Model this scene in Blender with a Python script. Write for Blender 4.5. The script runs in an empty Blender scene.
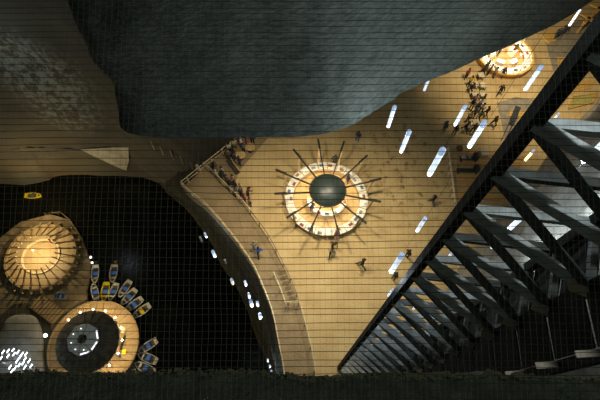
import bpy, bmesh, math, random
from mathutils import Vector, Matrix, noise
from mathutils.bvhtree import BVHTree
random.seed(7)
SC = bpy.context.scene
COL = SC.collection
PI = math.pi

# ------------------------------------------------------------------ camera
F = 460.0                       # focal length in pixels of the 600x400 frame
H = 42.0                        # camera height above the plaza floor
LAKE = -45.0                    # water level
n_c = Vector((-15, -237, -460)).normalized()      # straight down, in camera space
zc = -n_c
yc = Vector((0, 0, -1)); yc = (yc - n_c * yc.dot(n_c)).normalized()
xc = yc.cross(zc)
ROT = Matrix((xc, yc, zc))      # camera -> world
cam_d = bpy.data.cameras.new('camera')
cam = bpy.data.objects.new('camera', cam_d); COL.objects.link(cam)
cam_d.sensor_width = 36; cam_d.lens = 36 * F / 600
cam_d.clip_start = 0.05; cam_d.clip_end = 500
cam.matrix_world = Matrix.Translation((0, 0, H)) @ ROT.to_4x4()
SC.camera = cam

# ------------------------------------------------------------------ world, exposure, main lamps
w = bpy.data.worlds.new('world'); SC.world = w; w.use_nodes = True
w.node_tree.nodes['Background'].inputs[0].default_value = (0.70, 0.86, 0.72, 1)
w.node_tree.nodes['Background'].inputs[1].default_value = 0.022
SC.view_settings.view_transform = 'Standard'
SC.view_settings.look = 'None'
SC.view_settings.exposure = 0.0
SC.view_settings.gamma = 1.0
SC.view_settings.use_curve_mapping = False

FLOOD_W = 8200
def spot(loc, aim, watt, col, angle, blend=0.8, size=0.4, parent=None):
    d = bpy.data.lights.new('fill_beam', 'SPOT'); d.energy = watt; d.color = col
    d.spot_size = math.radians(angle); d.spot_blend = blend; d.shadow_soft_size = size
    o = bpy.data.objects.new('fill_beam', d); COL.objects.link(o)
    o.location = loc; o.rotation_euler = (Vector(aim) - Vector(loc)).to_track_quat('-Z', 'Y').to_euler()
    return o
def point(loc, watt, col, size=0.2):
    d = bpy.data.lights.new('point_glow', 'POINT'); d.energy = watt; d.color = col; d.shadow_soft_size = size
    o = bpy.data.objects.new('point_glow', d); COL.objects.link(o); o.location = loc
    return o

# ------------------------------------------------------------------ pixel -> place
def ray(px, py):
    return ROT @ Vector((px - 300, 200 - py, -F))
def at(px, py, z=0.0):
    r = ray(px, py); t = (z - H) / r.z
    return Vector((r.x * t, r.y * t, z))
def pix(p):
    c = ROT.transposed() @ (Vector(p) - Vector((0, 0, H)))
    return Vector((300 + F * c.x / -c.z, 200 - F * c.y / -c.z))

# ------------------------------------------------------------------ materials
MATS = {}
def mat(name, col, col2=None, rough=0.7, scale=3.0, bump=0.0, metal=0.0, stretch=(1, 1, 1), rot=(0, 0, 0),
        detail=4, spec=0.4, emit=0.0, ecol=None, lo=0.35, hi=0.65, bscale=None):
    if name in MATS: return MATS[name]
    m = bpy.data.materials.new(name); m.use_nodes = True; MATS[name] = m
    nt = m.node_tree; b = nt.nodes['Principled BSDF']
    b.inputs['Base Color'].default_value = (*col, 1); b.inputs['Roughness'].default_value = rough
    b.inputs['Metallic'].default_value = metal; b.inputs['Specular IOR Level'].default_value = spec
    if emit:
        b.inputs['Emission Color'].default_value = (*(ecol or col), 1); b.inputs['Emission Strength'].default_value = emit
    tc = nt.nodes.new('ShaderNodeTexCoord'); mp = nt.nodes.new('ShaderNodeMapping')
    mp.inputs['Scale'].default_value = stretch; mp.inputs['Rotation'].default_value = rot
    nt.links.new(tc.outputs['Object'], mp.inputs[0])
    nz = nt.nodes.new('ShaderNodeTexNoise'); nz.inputs['Scale'].default_value = scale; nz.inputs['Detail'].default_value = detail
    nt.links.new(mp.outputs[0], nz.inputs['Vector'])
    cr = nt.nodes.new('ShaderNodeValToRGB'); cr.name = 'ramp'
    cr.color_ramp.elements[0].position = lo; cr.color_ramp.elements[1].position = hi
    cr.color_ramp.elements[0].color = (*col, 1); cr.color_ramp.elements[1].color = (*(col2 or [c * 0.8 for c in col]), 1)
    nt.links.new(nz.outputs['Fac'], cr.inputs[0]); nt.links.new(cr.outputs[0], b.inputs['Base Color'])
    if bump:
        n2 = nz
        if bscale:
            n2 = nt.nodes.new('ShaderNodeTexNoise'); n2.inputs['Scale'].default_value = bscale; n2.inputs['Detail'].default_value = 5
            nt.links.new(mp.outputs[0], n2.inputs['Vector'])
        bp = nt.nodes.new('ShaderNodeBump'); bp.inputs['Strength'].default_value = bump; bp.inputs['Distance'].default_value = 0.3
        nt.links.new(n2.outputs['Fac'], bp.inputs['Height']); nt.links.new(bp.outputs[0], b.inputs['Normal'])
    return m
def overlay(m, col, scale, lo, hi, centre=None, radius=None, stretch=(1, 1, 1)):
    """a second layer of stains / crust with its own shape over a material"""
    nt = m.node_tree; b = nt.nodes['Principled BSDF']
    src = b.inputs['Base Color'].links[0].from_socket
    tc = nt.nodes.new('ShaderNodeTexCoord'); mp = nt.nodes.new('ShaderNodeMapping'); mp.inputs['Scale'].default_value = stretch
    nt.links.new(tc.outputs['Object'], mp.inputs[0])
    nz = nt.nodes.new('ShaderNodeTexNoise'); nz.inputs['Scale'].default_value = scale; nz.inputs['Detail'].default_value = 10; nz.inputs['Roughness'].default_value = 0.7
    nt.links.new(mp.outputs[0], nz.inputs['Vector'])
    mr = nt.nodes.new('ShaderNodeMapRange'); mr.inputs['From Min'].default_value = lo; mr.inputs['From Max'].default_value = hi
    nt.links.new(nz.outputs['Fac'], mr.inputs[0]); fac = mr.outputs[0]
    if centre is not None:
        d = nt.nodes.new('ShaderNodeVectorMath'); d.operation = 'DISTANCE'; d.inputs[1].default_value = centre
        nt.links.new(tc.outputs['Object'], d.inputs[0])
        m2 = nt.nodes.new('ShaderNodeMapRange'); m2.inputs['From Min'].default_value = radius; m2.inputs['From Max'].default_value = radius * 0.4
        nt.links.new(d.outputs['Value'], m2.inputs[0])
        mu = nt.nodes.new('ShaderNodeMath'); mu.operation = 'MULTIPLY'
        nt.links.new(fac, mu.inputs[0]); nt.links.new(m2.outputs[0], mu.inputs[1]); fac = mu.outputs[0]
    mx = nt.nodes.new('ShaderNodeMix'); mx.data_type = 'RGBA'
    nt.links.new(fac, mx.inputs[0]); nt.links.new(src, mx.inputs[6]); mx.inputs[7].default_value = (*col, 1)
    nt.links.new(mx.outputs[2], b.inputs['Base Color'])
    return m

M_floor = mat('salt_floor', (0.52, 0.385, 0.175), (0.44, 0.31, 0.13), 0.75, 0.5, 0.25, bscale=6)
overlay(M_floor, (0.20, 0.13, 0.05), 1.3, 0.60, 0.74)
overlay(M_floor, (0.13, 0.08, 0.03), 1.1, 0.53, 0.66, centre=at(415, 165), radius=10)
M_walk = mat('worn_walkway', (0.30, 0.215, 0.105), (0.21, 0.15, 0.075), 0.8, 0.45, 0.3, bscale=5)
M_greyfloor = mat('grey_floor', (0.27, 0.23, 0.16), (0.2, 0.17, 0.12), 0.8, 1.5)
M_mass = mat('cut_salt_rock', (0.060, 0.074, 0.062), (0.140, 0.160, 0.135), 0.8, 2.2, 0.5, stretch=(1.0, 1.0, 2.4), rot=(0, 0.9, 0), lo=0.34, hi=0.70, bscale=3.5, detail=8)
M_wl = mat('lake_wall_rock', (0.105, 0.104, 0.080), (0.165, 0.16, 0.12), 0.8, 0.10, 0.6, stretch=(0.6, 0.6, 3.0), lo=0.3, hi=0.7, bscale=0.5)
M_wr = mat('grey_wall_rock', (0.27, 0.262, 0.225), (0.17, 0.165, 0.14), 0.8, 0.4, 0.5, stretch=(0.5, 0.5, 2.5), bscale=1.2)
M_ledge = mat('mossy_ledge_rock', (0.07, 0.085, 0.06), (0.13, 0.14, 0.10), 0.9, 5.0, 0.8, bscale=14)
M_slope = mat('bank_rock', (0.030, 0.032, 0.018), (0.115, 0.105, 0.058), 0.85, 0.22, 0.7, bscale=0.8)
M_salt = mat('pale_salt', (0.80, 0.77, 0.64), (0.55, 0.52, 0.41), 0.7, 0.5, 0.3)
M_isl = mat('island_salt', (0.24, 0.185, 0.10), (0.15, 0.115, 0.06), 0.8, 0.6, 0.5, bscale=2)
M_mound = mat('grey_salt_mound', (0.30, 0.30, 0.27), (0.22, 0.22, 0.2), 0.8, 0.8, 0.3)
M_water = mat('brine', (0.004, 0.005, 0.003), (0.008, 0.009, 0.005), 0.2, 0.3, 0.05, spec=0.2, bscale=1.2)
M_wood = mat('pale_timber', (0.42, 0.31, 0.155), (0.33, 0.23, 0.11), 0.6, 2.0, stretch=(1, 6, 6))
M_plank = mat('deck_timber', (0.40, 0.285, 0.135), (0.32, 0.22, 0.10), 0.65, 1.2, stretch=(1, 5, 5))
M_orange = mat('orange_timber', (0.62, 0.32, 0.09), (0.52, 0.26, 0.07), 0.6, 2.0, stretch=(1, 6, 6))
M_yellow = mat('yellow_timber', (0.58, 0.36, 0.09), (0.46, 0.28, 0.07), 0.6, 2.0, stretch=(1, 6, 6))
M_rail = mat('rail_timber', (0.66, 0.53, 0.31), (0.55, 0.43, 0.24), 0.55, 3.0)
M_tower = mat('tar_dark_timber', (0.040, 0.045, 0.041), (0.065, 0.07, 0.064), 0.6, 1.2, 0.2, stretch=(2, 2, 2))
M_chord = mat('shaded_chord', (0.012, 0.013, 0.012), (0.022, 0.023, 0.021), 0.8, 1.5, 0.2, spec=0.15)  # near-black colour stands in for the chords' shaded sides
M_shaft = mat('shade_sheet', (0.022, 0.023, 0.020), (0.034, 0.034, 0.03), 0.9, 2.0, spec=0.1)  # dark sheets that imitate shade in the shaft
M_lit_t = mat('lit_timber', (0.42, 0.45, 0.43), (0.27, 0.29, 0.27), 0.7, 1.5, stretch=(2, 2, 2))  # pale colour stands in for light on the beam tops
M_black = mat('black_metal', (0.018, 0.020, 0.020), (0.03, 0.03, 0.03), 0.35, 3.0)
M_dome = mat('glossy_dark_dome', (0.024, 0.037, 0.032), (0.032, 0.046, 0.04), 0.42, 1.0, spec=0.6)
M_white = mat('white_counter', (0.80, 0.75, 0.63), (0.70, 0.64, 0.52), 0.4, 4.0)
M_roofd = mat('dark_roof_felt', (0.10, 0.094, 0.075), (0.20, 0.185, 0.15), 0.8, 0.9, 0.4, stretch=(1, 1, 1))
M_metal = mat('grey_metal', (0.35, 0.37, 0.38), (0.28, 0.3, 0.31), 0.35, 3, metal=0.6)
M_frost = mat('frosted_glass', (0.30, 0.32, 0.30), (0.24, 0.26, 0.24), 0.25, 2, emit=0.06, ecol=(0.8, 0.9, 0.85))
M_tube = mat('lit_tube', (0.85, 0.93, 1.0), (0.75, 0.88, 1.0), 0.3, 1.2, emit=0.9, ecol=(0.72, 0.86, 1.0))
M_tubecap = mat('tube_cap', (0.35, 0.42, 0.52), (0.25, 0.3, 0.4), 0.35, 9, emit=0.5, ecol=(0.5, 0.7, 1.0))
M_tubeoff = mat('unlit_tube', (0.28, 0.29, 0.29), (0.22, 0.23, 0.23), 0.4, 2)
M_wtube = mat('warm_tube', (1.0, 0.6, 0.2), (1.0, 0.55, 0.15), 0.3, 2, emit=7.0, ecol=(1.0, 0.55, 0.16))
M_bulb = mat('warm_bulb', (1.0, 0.85, 0.6), (1.0, 0.8, 0.55), 0.3, 2, emit=14.0, ecol=(1.0, 0.80, 0.50))
M_led = mat('cold_led', (0.85, 0.93, 1), (0.8, 0.9, 1), 0.3, 2, emit=9.0, ecol=(0.85, 0.93, 1))
M_cable = mat('cable', (0.02, 0.02, 0.02), None, 0.6, 2)
M_net = mat('net_cord', (0.030, 0.030, 0.020), (0.02, 0.02, 0.014), 0.8, 30)
M_cream = mat('cream_top', (0.56, 0.48, 0.32), (0.46, 0.39, 0.25), 0.6, 3)
M_tan = mat('tan_top', (0.60, 0.41, 0.17), (0.5, 0.33, 0.13), 0.5, 3)
M_boat = mat('boat_grey', (0.82, 0.80, 0.70), (0.68, 0.66, 0.57), 0.5, 3)
M_boatin = mat('boat_inside', (0.17, 0.175, 0.165), (0.12, 0.12, 0.115), 0.6, 3)
M_blue = mat('blue_seat', (0.09, 0.27, 0.95), (0.07, 0.22, 0.8), 0.5, 3)
M_boaty = mat('boat_yellow', (0.95, 0.78, 0.02), (0.88, 0.70, 0.02), 0.45, 3)
M_green = mat('green_felt', (0.38, 0.34, 0.10), (0.30, 0.28, 0.08), 0.85, 4)

# ------------------------------------------------------------------ mesh helpers
def link(name, me, m=None, parent=None, kind=None):
    o = bpy.data.objects.new(name, me); COL.objects.link(o)
    if m is not None:
        me.materials.clear(); me.materials.append(m)
    if parent is not None: o.parent = parent
    if kind: o['kind'] = kind
    return o
def bm_obj(name, bm, m, parent=None, kind=None, smooth=False):
    bmesh.ops.recalc_face_normals(bm, faces=bm.faces)
    me = bpy.data.meshes.new(name); bm.to_mesh(me); bm.free()
    if smooth:
        for p in me.polygons: p.use_smooth = True
    return link(name, me, m, parent, kind)
def tag(o, label, cat, group=None):
    o['label'] = label; o['category'] = cat
    if group: o['group'] = group
    return o
def thing(name, label, cat, loc=(0, 0, 0), rz=0.0, group=None):
    o = bpy.data.objects.new(name, None); COL.objects.link(o); o.empty_display_size = 0.2
    o.location = loc; o.rotation_euler = (0, 0, rz)
    return tag(o, label, cat, group)
def box(bm, c, s, rz=0.0, bev=0.0):
    r = bmesh.ops.create_cube(bm, size=1.0)
    mtx = Matrix.Translation(c) @ Matrix.Rotation(rz, 4, 'Z') @ Matrix.Diagonal((*s, 1))
    bmesh.ops.transform(bm, matrix=mtx, verts=r['verts'])
    if bev:
        es = {e for v in r['verts'] for e in v.link_edges}
        bmesh.ops.bevel(bm, geom=list(es), offset=bev, segments=1, affect='EDGES')
def beam(bm, p, q, w_, h_=None, taper=1.0, bev=0.0):
    p, q = Vector(p), Vector(q); h_ = h_ or w_
    d = (q - p).normalized(); up = Vector((0, 0, 1))
    if abs(d.z) > 0.98: up = Vector((0, 1, 0))
    s = d.cross(up).normalized(); u = s.cross(d)
    vs = []
    for k, (pt, t) in enumerate(((p, 1.0), (q, taper))):
        for a, b in ((-1, -1), (1, -1), (1, 1), (-1, 1)):
            vs.append(bm.verts.new(pt + s * (a * w_ * t / 2) + u * (b * h_ * t / 2)))
    for f in ((3, 2, 1, 0), (4, 5, 6, 7), (0, 1, 5, 4), (1, 2, 6, 5), (2, 3, 7, 6), (3, 0, 4, 7)):
        bm.faces.new([vs[i] for i in f])
def tube(bm, pts, r, n=6, cap=True):
    rings = []
    rr = r if isinstance(r, (list, tuple)) else [r] * len(pts)
    pts = [Vector(p) for p in pts]
    for i, p in enumerate(pts):
        d = (pts[min(i + 1, len(pts) - 1)] - pts[max(i - 1, 0)]).normalized()
        up = Vector((0, 0, 1)) if abs(d.z) < 0.9 else Vector((1, 0, 0))
        s = d.cross(up).normalized(); u = s.cross(d)
        rings.append([bm.verts.new(p + (s * math.cos(2 * PI * k / n) + u * math.sin(2 * PI * k / n)) * rr[i]) for k in range(n)])
    for a, b in zip(rings, rings[1:]):
        for k in range(n): bm.faces.new((a[k], a[(k + 1) % n], b[(k + 1) % n], b[k]))
    if cap:
        bm.faces.new(rings[0][::-1]); bm.faces.new(rings[-1])
def lathe(bm, prof, n=24, c=(0, 0, 0), a0=0.0, a1=2 * PI):
    full = abs(a1 - a0 - 2 * PI) < 1e-6
    k = n if full else n + 1
    rings = []
    for r, z in prof:
        if r < 1e-6: rings.append([bm.verts.new((c[0], c[1], c[2] + z))])
        else: rings.append([bm.verts.new((c[0] + r * math.cos(a0 + (a1 - a0) * i / n), c[1] + r * math.sin(a0 + (a1 - a0) * i / n), c[2] + z)) for i in range(k)])
    for A, B in zip(rings, rings[1:]):
        for i in range(n):
            j = (i + 1) % k
            if len(A) == 1 and len(B) == 1: continue
            if len(A) == 1: bm.faces.new((A[0], B[i], B[j]))
            elif len(B) == 1: bm.faces.new((A[i], A[j], B[0]))
            else: bm.faces.new((A[i], A[j], B[j], B[i]))
def prism(bm, poly, z0, z1):
    a = [bm.verts.new((p[0], p[1], z0)) for p in poly]; b = [bm.verts.new((p[0], p[1], z1)) for p in poly]
    bm.faces.new(a[::-1]); bm.faces.new(b)
    for i in range(len(poly)):
        j = (i + 1) % len(poly); bm.faces.new((a[i], a[j], b[j], b[i]))
def resample(pts, step):
    out = [pts[0]]
    for a, b in zip(pts, pts[1:]):
        n = max(1, round((b - a).length / step))
        out += [a.lerp(b, k / n) for k in range(1, n + 1)]
    return out
def smooth_line(pts, k=6):
    """Catmull-Rom through the points"""
    P = [pts[0] * 2 - pts[1]] + list(pts) + [pts[-1] * 2 - pts[-2]]
    out = []
    for i in range(1, len(P) - 2):
        for s in range(k):
            t = s / k; a, b, c, d = P[i - 1], P[i], P[i + 1], P[i + 2]
            out.append(0.5 * ((2 * b) + (c - a) * t + (2 * a - 5 * b + 4 * c - d) * t * t + (3 * b - a - 3 * c + d) * t ** 3))
    return out + [pts[-1]]
def grid_mesh(rows):
    me = bpy.data.meshes.new('grid'); n = len(rows[0]); vs = [tuple(p) for r in rows for p in r]
    fs = [(i * n + j, i * n + j + 1, (i + 1) * n + j + 1, (i + 1) * n + j) for i in range(len(rows) - 1) for j in range(n - 1)]
    me.from_pydata(vs, [], fs); me.update()
    for p in me.polygons: p.use_smooth = True
    return me
def nz(p, s): return noise.noise(Vector(p) * s)

# ================================================================== THE SETTING
OUT = [(183, 187), (192, 196), (205, 206), (220, 222), (240, 247), (254, 268), (264, 290), (273, 315), (279, 345), (284, 372), (287, 410)]
out_line = smooth_line([at(*p) for p in OUT], 4)
INN = [(205, 168), (214, 176), (224, 186), (234.5, 196), (244.5, 206), (254, 219), (264, 232), (272, 245), (280, 260), (287, 274),
       (294, 290), (299, 304), (304, 322), (308, 338), (312, 356), (315, 376), (318, 410)]
inn_line = smooth_line([at(*p) for p in INN], 3)

# floor slab: outer curve, then round the back of the chamber
fl = [at(183, 187)] + out_line[1:] + [Vector((-1, -10, 0)), Vector((30, -10, 0)), Vector((48, 40, 0)), Vector((48, 75, 0)), Vector((-12, 75, 0)), at(245, 137) + Vector((-3, 5, 0)), at(245, 137)]
bm = bmesh.new(); prism(bm, fl, -1.2, 0.0)
floor = bm_obj('floor', bm, M_floor, None, 'structure')
bm = bmesh.new()
wk = out_line + [Vector((p.x, p.y, 0)) for p in inn_line[::-1]]
prism(bm, [(p.x, p.y) for p in wk], -0.1, 0.035)
bm_obj('walkway', bm, M_walk, floor)
def panel(name, px, m, h=0.03, z0=-0.05, parent=floor):
    b_ = bmesh.new(); prism(b_, [at(*p) for p in px], z0, h); return bm_obj(name, b_, m, parent)
panel('floor_patch', [(497, 103), (516, 97), (534, 100), (522, 130), (505, 138)], M_greyfloor)
panel('floor_patch', [(545, 40), (556, 32), (580, 20), (600, 22), (560, 72), (553, 70)], M_greyfloor)
panel('floor_patch', [(190, 178), (207, 162), (246, 138), (268, 138), (240, 170), (232, 190), (207, 168)], M_walk, 0.02)  # walkway colour; its slanting dark edge stands in for a shadow's edge

# left wall of the lake chamber and the bank under the walkway (one continuous rock face)
shore_l = [(-160, 215), (-60, 195), (0, 186), (25, 187), (52, 181), (56, 178), (90, 176), (125, 178), (143, 179)]
shore_r = [(158, 184), (165, 190), (185, 206), (199, 226), (214, 248), (234, 284), (248, 312), (258, 342), (264, 356), (268, 374), (270, 410)]
cols = []
for p in shore_l:
    s = at(*p, LAKE - 0.6); cols.append((s, Vector((s.x * 1.10, s.y * 1.10, 20.0))))
tops_r = [at(245, 137), at(183, 187), at(196, 200), at(208, 210), at(222, 225), at(242, 250), at(256, 272), at(268, 300), at(275, 330), at(282, 365), at(286, 410)]
for p, t in zip(shore_r, tops_r):
    cols.append((at(*p, LAKE - 0.6), Vector((t.x + 0.25, t.y, -0.3))))
def loft(cols, nrow, amp):
    # finer columns
    fine = []
    for (a0, b0), (a1, b1) in zip(cols, cols[1:]):
        n_ = max(2, int((a1 - a0).length / 1.2))
        fine += [(a0.lerp(a1, k / n_), b0.lerp(b1, k / n_)) for k in range(n_)]
    fine.append(cols[-1])
    rows = []
    for i in range(nrow + 1):
        t = i / nrow; r = []
        for a, b in fine:
            tt = t
            p = a.lerp(b, tt)
            e = amp * min(1, 4 * (1 - t)) * min(1, 6 * t + 0.25)
            dv = Vector((nz(p, 0.16), nz(p + Vector((31, 7, 3)), 0.16), nz(p + Vector((3, 77, 9)), 0.2) * 0.6)) * e
            dv += Vector((nz(p, 0.7), nz(p + Vector((5, 1, 2)), 0.7), 0)) * e * 0.25
            r.append(p + dv)
        rows.append(r)
    return grid_mesh(rows)
nl = len(shore_l)
me_l = loft(cols[:nl + 1], 40, 1.3)
overlay(M_wl, (0.20, 0.15, 0.07), 0.16, 0.42, 0.62, stretch=(0.4, 0.4, 4), centre=Vector((-55, 49, -50)), radius=24)
wall_left = link('wall_left', me_l, M_wl, None, 'structure')
me_b = loft(cols[nl:], 30, 0.9)
wall_bank = link('wall_bank', me_b, M_slope, None, 'structure')
def bvh(me): return BVHTree.FromPolygons([v.co for v in me.vertices], [p.vertices for p in me.polygons])
bvh_l, bvh_b = bvh(me_l), bvh(me_b)
def hit(px, py):
    r = ray(px, py).normalized(); best = None
    for b_ in (bvh_l, bvh_b):
        h_ = b_.ray_cast(Vector((0, 0, H)), r)
        if h_[0] and (best is None or h_[3] < best[3]): best = h_
    return best
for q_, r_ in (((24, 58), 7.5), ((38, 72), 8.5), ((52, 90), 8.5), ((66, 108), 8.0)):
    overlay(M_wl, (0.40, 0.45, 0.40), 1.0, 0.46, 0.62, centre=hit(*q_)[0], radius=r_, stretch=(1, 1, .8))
# pale salt facet low on the wall
def facet(name, px, m, lift=0.35, parent=wall_left):
    pts = [hit(*p)[0] for p in px]
    nrm = Vector((0, 0, 0)) - (sum(pts, Vector()) / len(pts)); nrm.normalize()
    b_ = bmesh.new(); a = [b_.verts.new(p + nrm * lift) for p in pts]; c = [b_.verts.new(p - nrm * 1.0) for p in pts]
    b_.faces.new(a)
    for i in range(len(pts)):
        j = (i + 1) % len(pts); b_.faces.new((a[i], a[j], c[j], c[i]))
    return bm_obj(name, b_, m, parent)
facet('salt_facet', [(80, 149), (96, 148), (112, 147), (128, 147), (128.5, 160), (126, 170), (120, 168), (106, 162), (92, 155)], M_salt)
facet('salt_crust', [(0, 151), (25, 148), (50, 148), (80, 150), (78, 152), (50, 151), (25, 152), (0, 154)], mat('crust', (0.22, 0.2, 0.15), (0.17, 0.15, 0.11)), 0.05)

# dark rock mass hanging over the far side of the plaza
LZ = 18.0
LIP = [(122, 122), (132, 128), (150, 131), (200, 132), (240, 132), (270, 132), (300, 131), (322, 129), (340, 124), (356, 117), (368, 109), (385, 99), (410, 87), (440, 75), (470, 62), (500, 48), (530, 35), (560, 20), (590, 1), (620, -18), (680, -50)]
lip = smooth_line([at(*p, LZ) for p in LIP], 5)
c0 = lip[0]
def on_plane(px, py, y):
    r = ray(px, py); t = y / r.y; return Vector((r.x * t, y, H + r.z * t))
edge = [(c0.z, 0.0)] + [(q.z, q.x - c0.x) for q in (on_plane(118, 110, c0.y), on_plane(116, 95, c0.y), on_plane(115, 82, c0.y), on_plane(104, 71, c0.y), on_plane(95, 60, c0.y), on_plane(80, 30, c0.y), on_plane(67, 0, c0.y), on_plane(58, -30, c0.y))]
def eshift(z):
    if z <= edge[0][0]: return 0.0
    for (z0, s0), (z1, s1) in zip(edge, edge[1:]):
        if z <= z1: return s0 + (s1 - s0) * (z - z0) / (z1 - z0)
    return edge[-1][1]
rows = []
zs = [LZ, LZ + 0.25, LZ + 0.5, LZ + 0.75, LZ + 1.0] + [LZ + 1.0 + 0.5 * k for k in range(1, 64)]
back = [c0 + Vector((0.5, 26, 0)), c0 + Vector((0.3, 13, 0)), c0 + Vector((0.1, 5, 0)), c0 + Vector((0, 1.2, 0))]
front = back + lip
for z in zs:
    sh = eshift(z); r = []
    for p in front:
        fade = max(0.0, 1 - max(0, (p.x - c0.x)) / 6.0)
        q = Vector((p.x + sh * fade, p.y, z))
        out = 0.45 * max(0, 1 - (z - LZ) / 1.0) if p.x < 6 else 0.15 * max(0, 1 - (z - LZ))
        am = min(1, (z - LZ) / 3)
        q.y += -out + am * (0.5 * nz(q, 0.25) + 0.22 * nz(q * 1.0, 0.9)) + 0.06 * nz(q, 3.0)
        q.z += 0.15 * nz(Vector((p.x, 3, 9)), 0.5) * (1 - am) * (1 if p.x > c0.x + 0.5 else 0)
        r.append(q)
    rows.append(r)
me = grid_mesh(rows)
mass = link('wall_back', me, M_mass, None, 'structure')
bm = bmesh.new()
sof = [Vector((p.x, p.y + 0.05, LZ)) for p in front] + [Vector((60, 75, LZ)), Vector((-11, 75, LZ))]
prism(bm, sof, LZ + 0.02, LZ + 0.3)
link('overhang_soffit', bpy.data.meshes.new('s'), None, mass)
so = bpy.data.objects['overhang_soffit']; bm.to_mesh(so.data); bm.free(); so.data.materials.append(M_mass)
def under_mass(p):
    best = min(lip, key=lambda q: (q.x - p.x) ** 2 + (q.y - p.y) ** 2)
    ys = [q for q in lip]
    for a, b in zip(lip, lip[1:]):
        if a.x <= p.x <= b.x:
            return p.y > a.y + (b.y - a.y) * (p.x - a.x) / max(1e-6, b.x - a.x)
    return False

# right wall behind the tower
wb = [at(640, 40), at(600, 93), at(565, 132), at(530, 172), at(480, 236), at(440, 290), Vector((9.6, 6.5, 0)), Vector((9.3, -9, 0))]
wb = resample([Vector((p.x, p.y, 0)) for p in wb], 1.0)
rows = []
for k in range(0, 49):
    z = k * 1.0 - 0.3; r = []
    for p in wb:
        q = Vector((p.x + 0.05 * z + 0.4, p.y, z)); e = 0.6
        q.x += e * (nz(q, 0.25) + 0.4 * nz(q, 0.9)); q.y += e * nz(q + Vector((9, 9, 9)), 0.25)
        r.append(q)
    rows.append(r)
link('wall_right', grid_mesh(rows), M_wr, None, 'structure')

# lake
bm = bmesh.new(); prism(bm, [(-130, -40), (20, -40), (20, 80), (-130, 80)], LAKE - 2, LAKE)
lake = tag(bm_obj('lake', bm, M_water), 'black still water of the underground lake below the walkway', 'lake'); lake['kind'] = 'structure'

# ledge at the photographer's feet
LEDGE = [(-60, 372), (0, 373), (40, 371), (70, 372), (110, 373), (150, 371), (185, 369.5), (215, 370), (240, 370), (262, 371), (285, 374), (310, 376), (335, 376), (352, 374), (370, 373), (392, 371), (403, 374),
         (412, 375), (425, 374), (435, 375), (440, 372), (447, 372), (455, 375), (470, 373), (482, 373.5), (486, 371), (496, 371.5), (505, 374), (530, 375), (570, 377), (600, 377), (660, 375)]
ZL = 37.0
le = [at(*p, ZL) for p in LEDGE]
le = [Vector((-8, le[0].y, ZL))] + le + [Vector((8, le[-1].y - 0.05, ZL))]
le = resample(le, 0.04)
rows = []
prof = [(0.10, -1.6), (0.05, -0.5), (0.0, -0.06), (-0.015, -0.02), (-0.04, 0.0)] + [(-0.04 - 0.05 * k, 0.004 * k) for k in range(1, 26)] + [(-2.2, 0.1), (-4, 0.1)]
for dy, dz in prof:
    r = []
    for p in le:
        q = Vector((p.x, p.y + dy, p.z + dz))
        a = 0.03
        q.z += a * nz(q, 4) + 0.025 * nz(q, 13)
        if dy > -0.06: q.y += 0.018 * nz(q, 9) + 0.01 * nz(q, 30)
        r.append(q)
    rows.append(r)
ledge = link('ledge', grid_mesh(rows), M_ledge, None, 'structure')
# ragged fringe of salt and moss along its rim
bm = bmesh.new()
for i in range(1500):
    p = random.choice(le); 
    if abs(p.x) > 5: continue
    q = Vector((p.x + random.uniform(-.03, .03), p.y + random.uniform(-0.05, 0.01), ZL + random.uniform(0.0, 0.03)))
    s = random.uniform(0.008, 0.022)
    bmesh.ops.create_icosphere(bm, subdivisions=1, radius=s, matrix=Matrix.Translation(q) @ Matrix.Diagonal((random.uniform(.6, 1.8), random.uniform(.5, 1.2), random.uniform(.4, .8), 1)))
bm_obj('salt_fringe', bm, mat('fringe', (0.17, 0.15, 0.085), (0.11, 0.105, 0.06), 0.9, 20), ledge, 'stuff')
SEC = ['first', 'second', 'third', 'fourth', 'fifth', 'sixth', 'seventh', 'eighth', 'ninth', 'tenth', 'eleventh', 'twelfth', 'thirteenth', 'fourteenth', 'fifteenth', 'sixteenth']
#@@STRUCT_END

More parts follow.
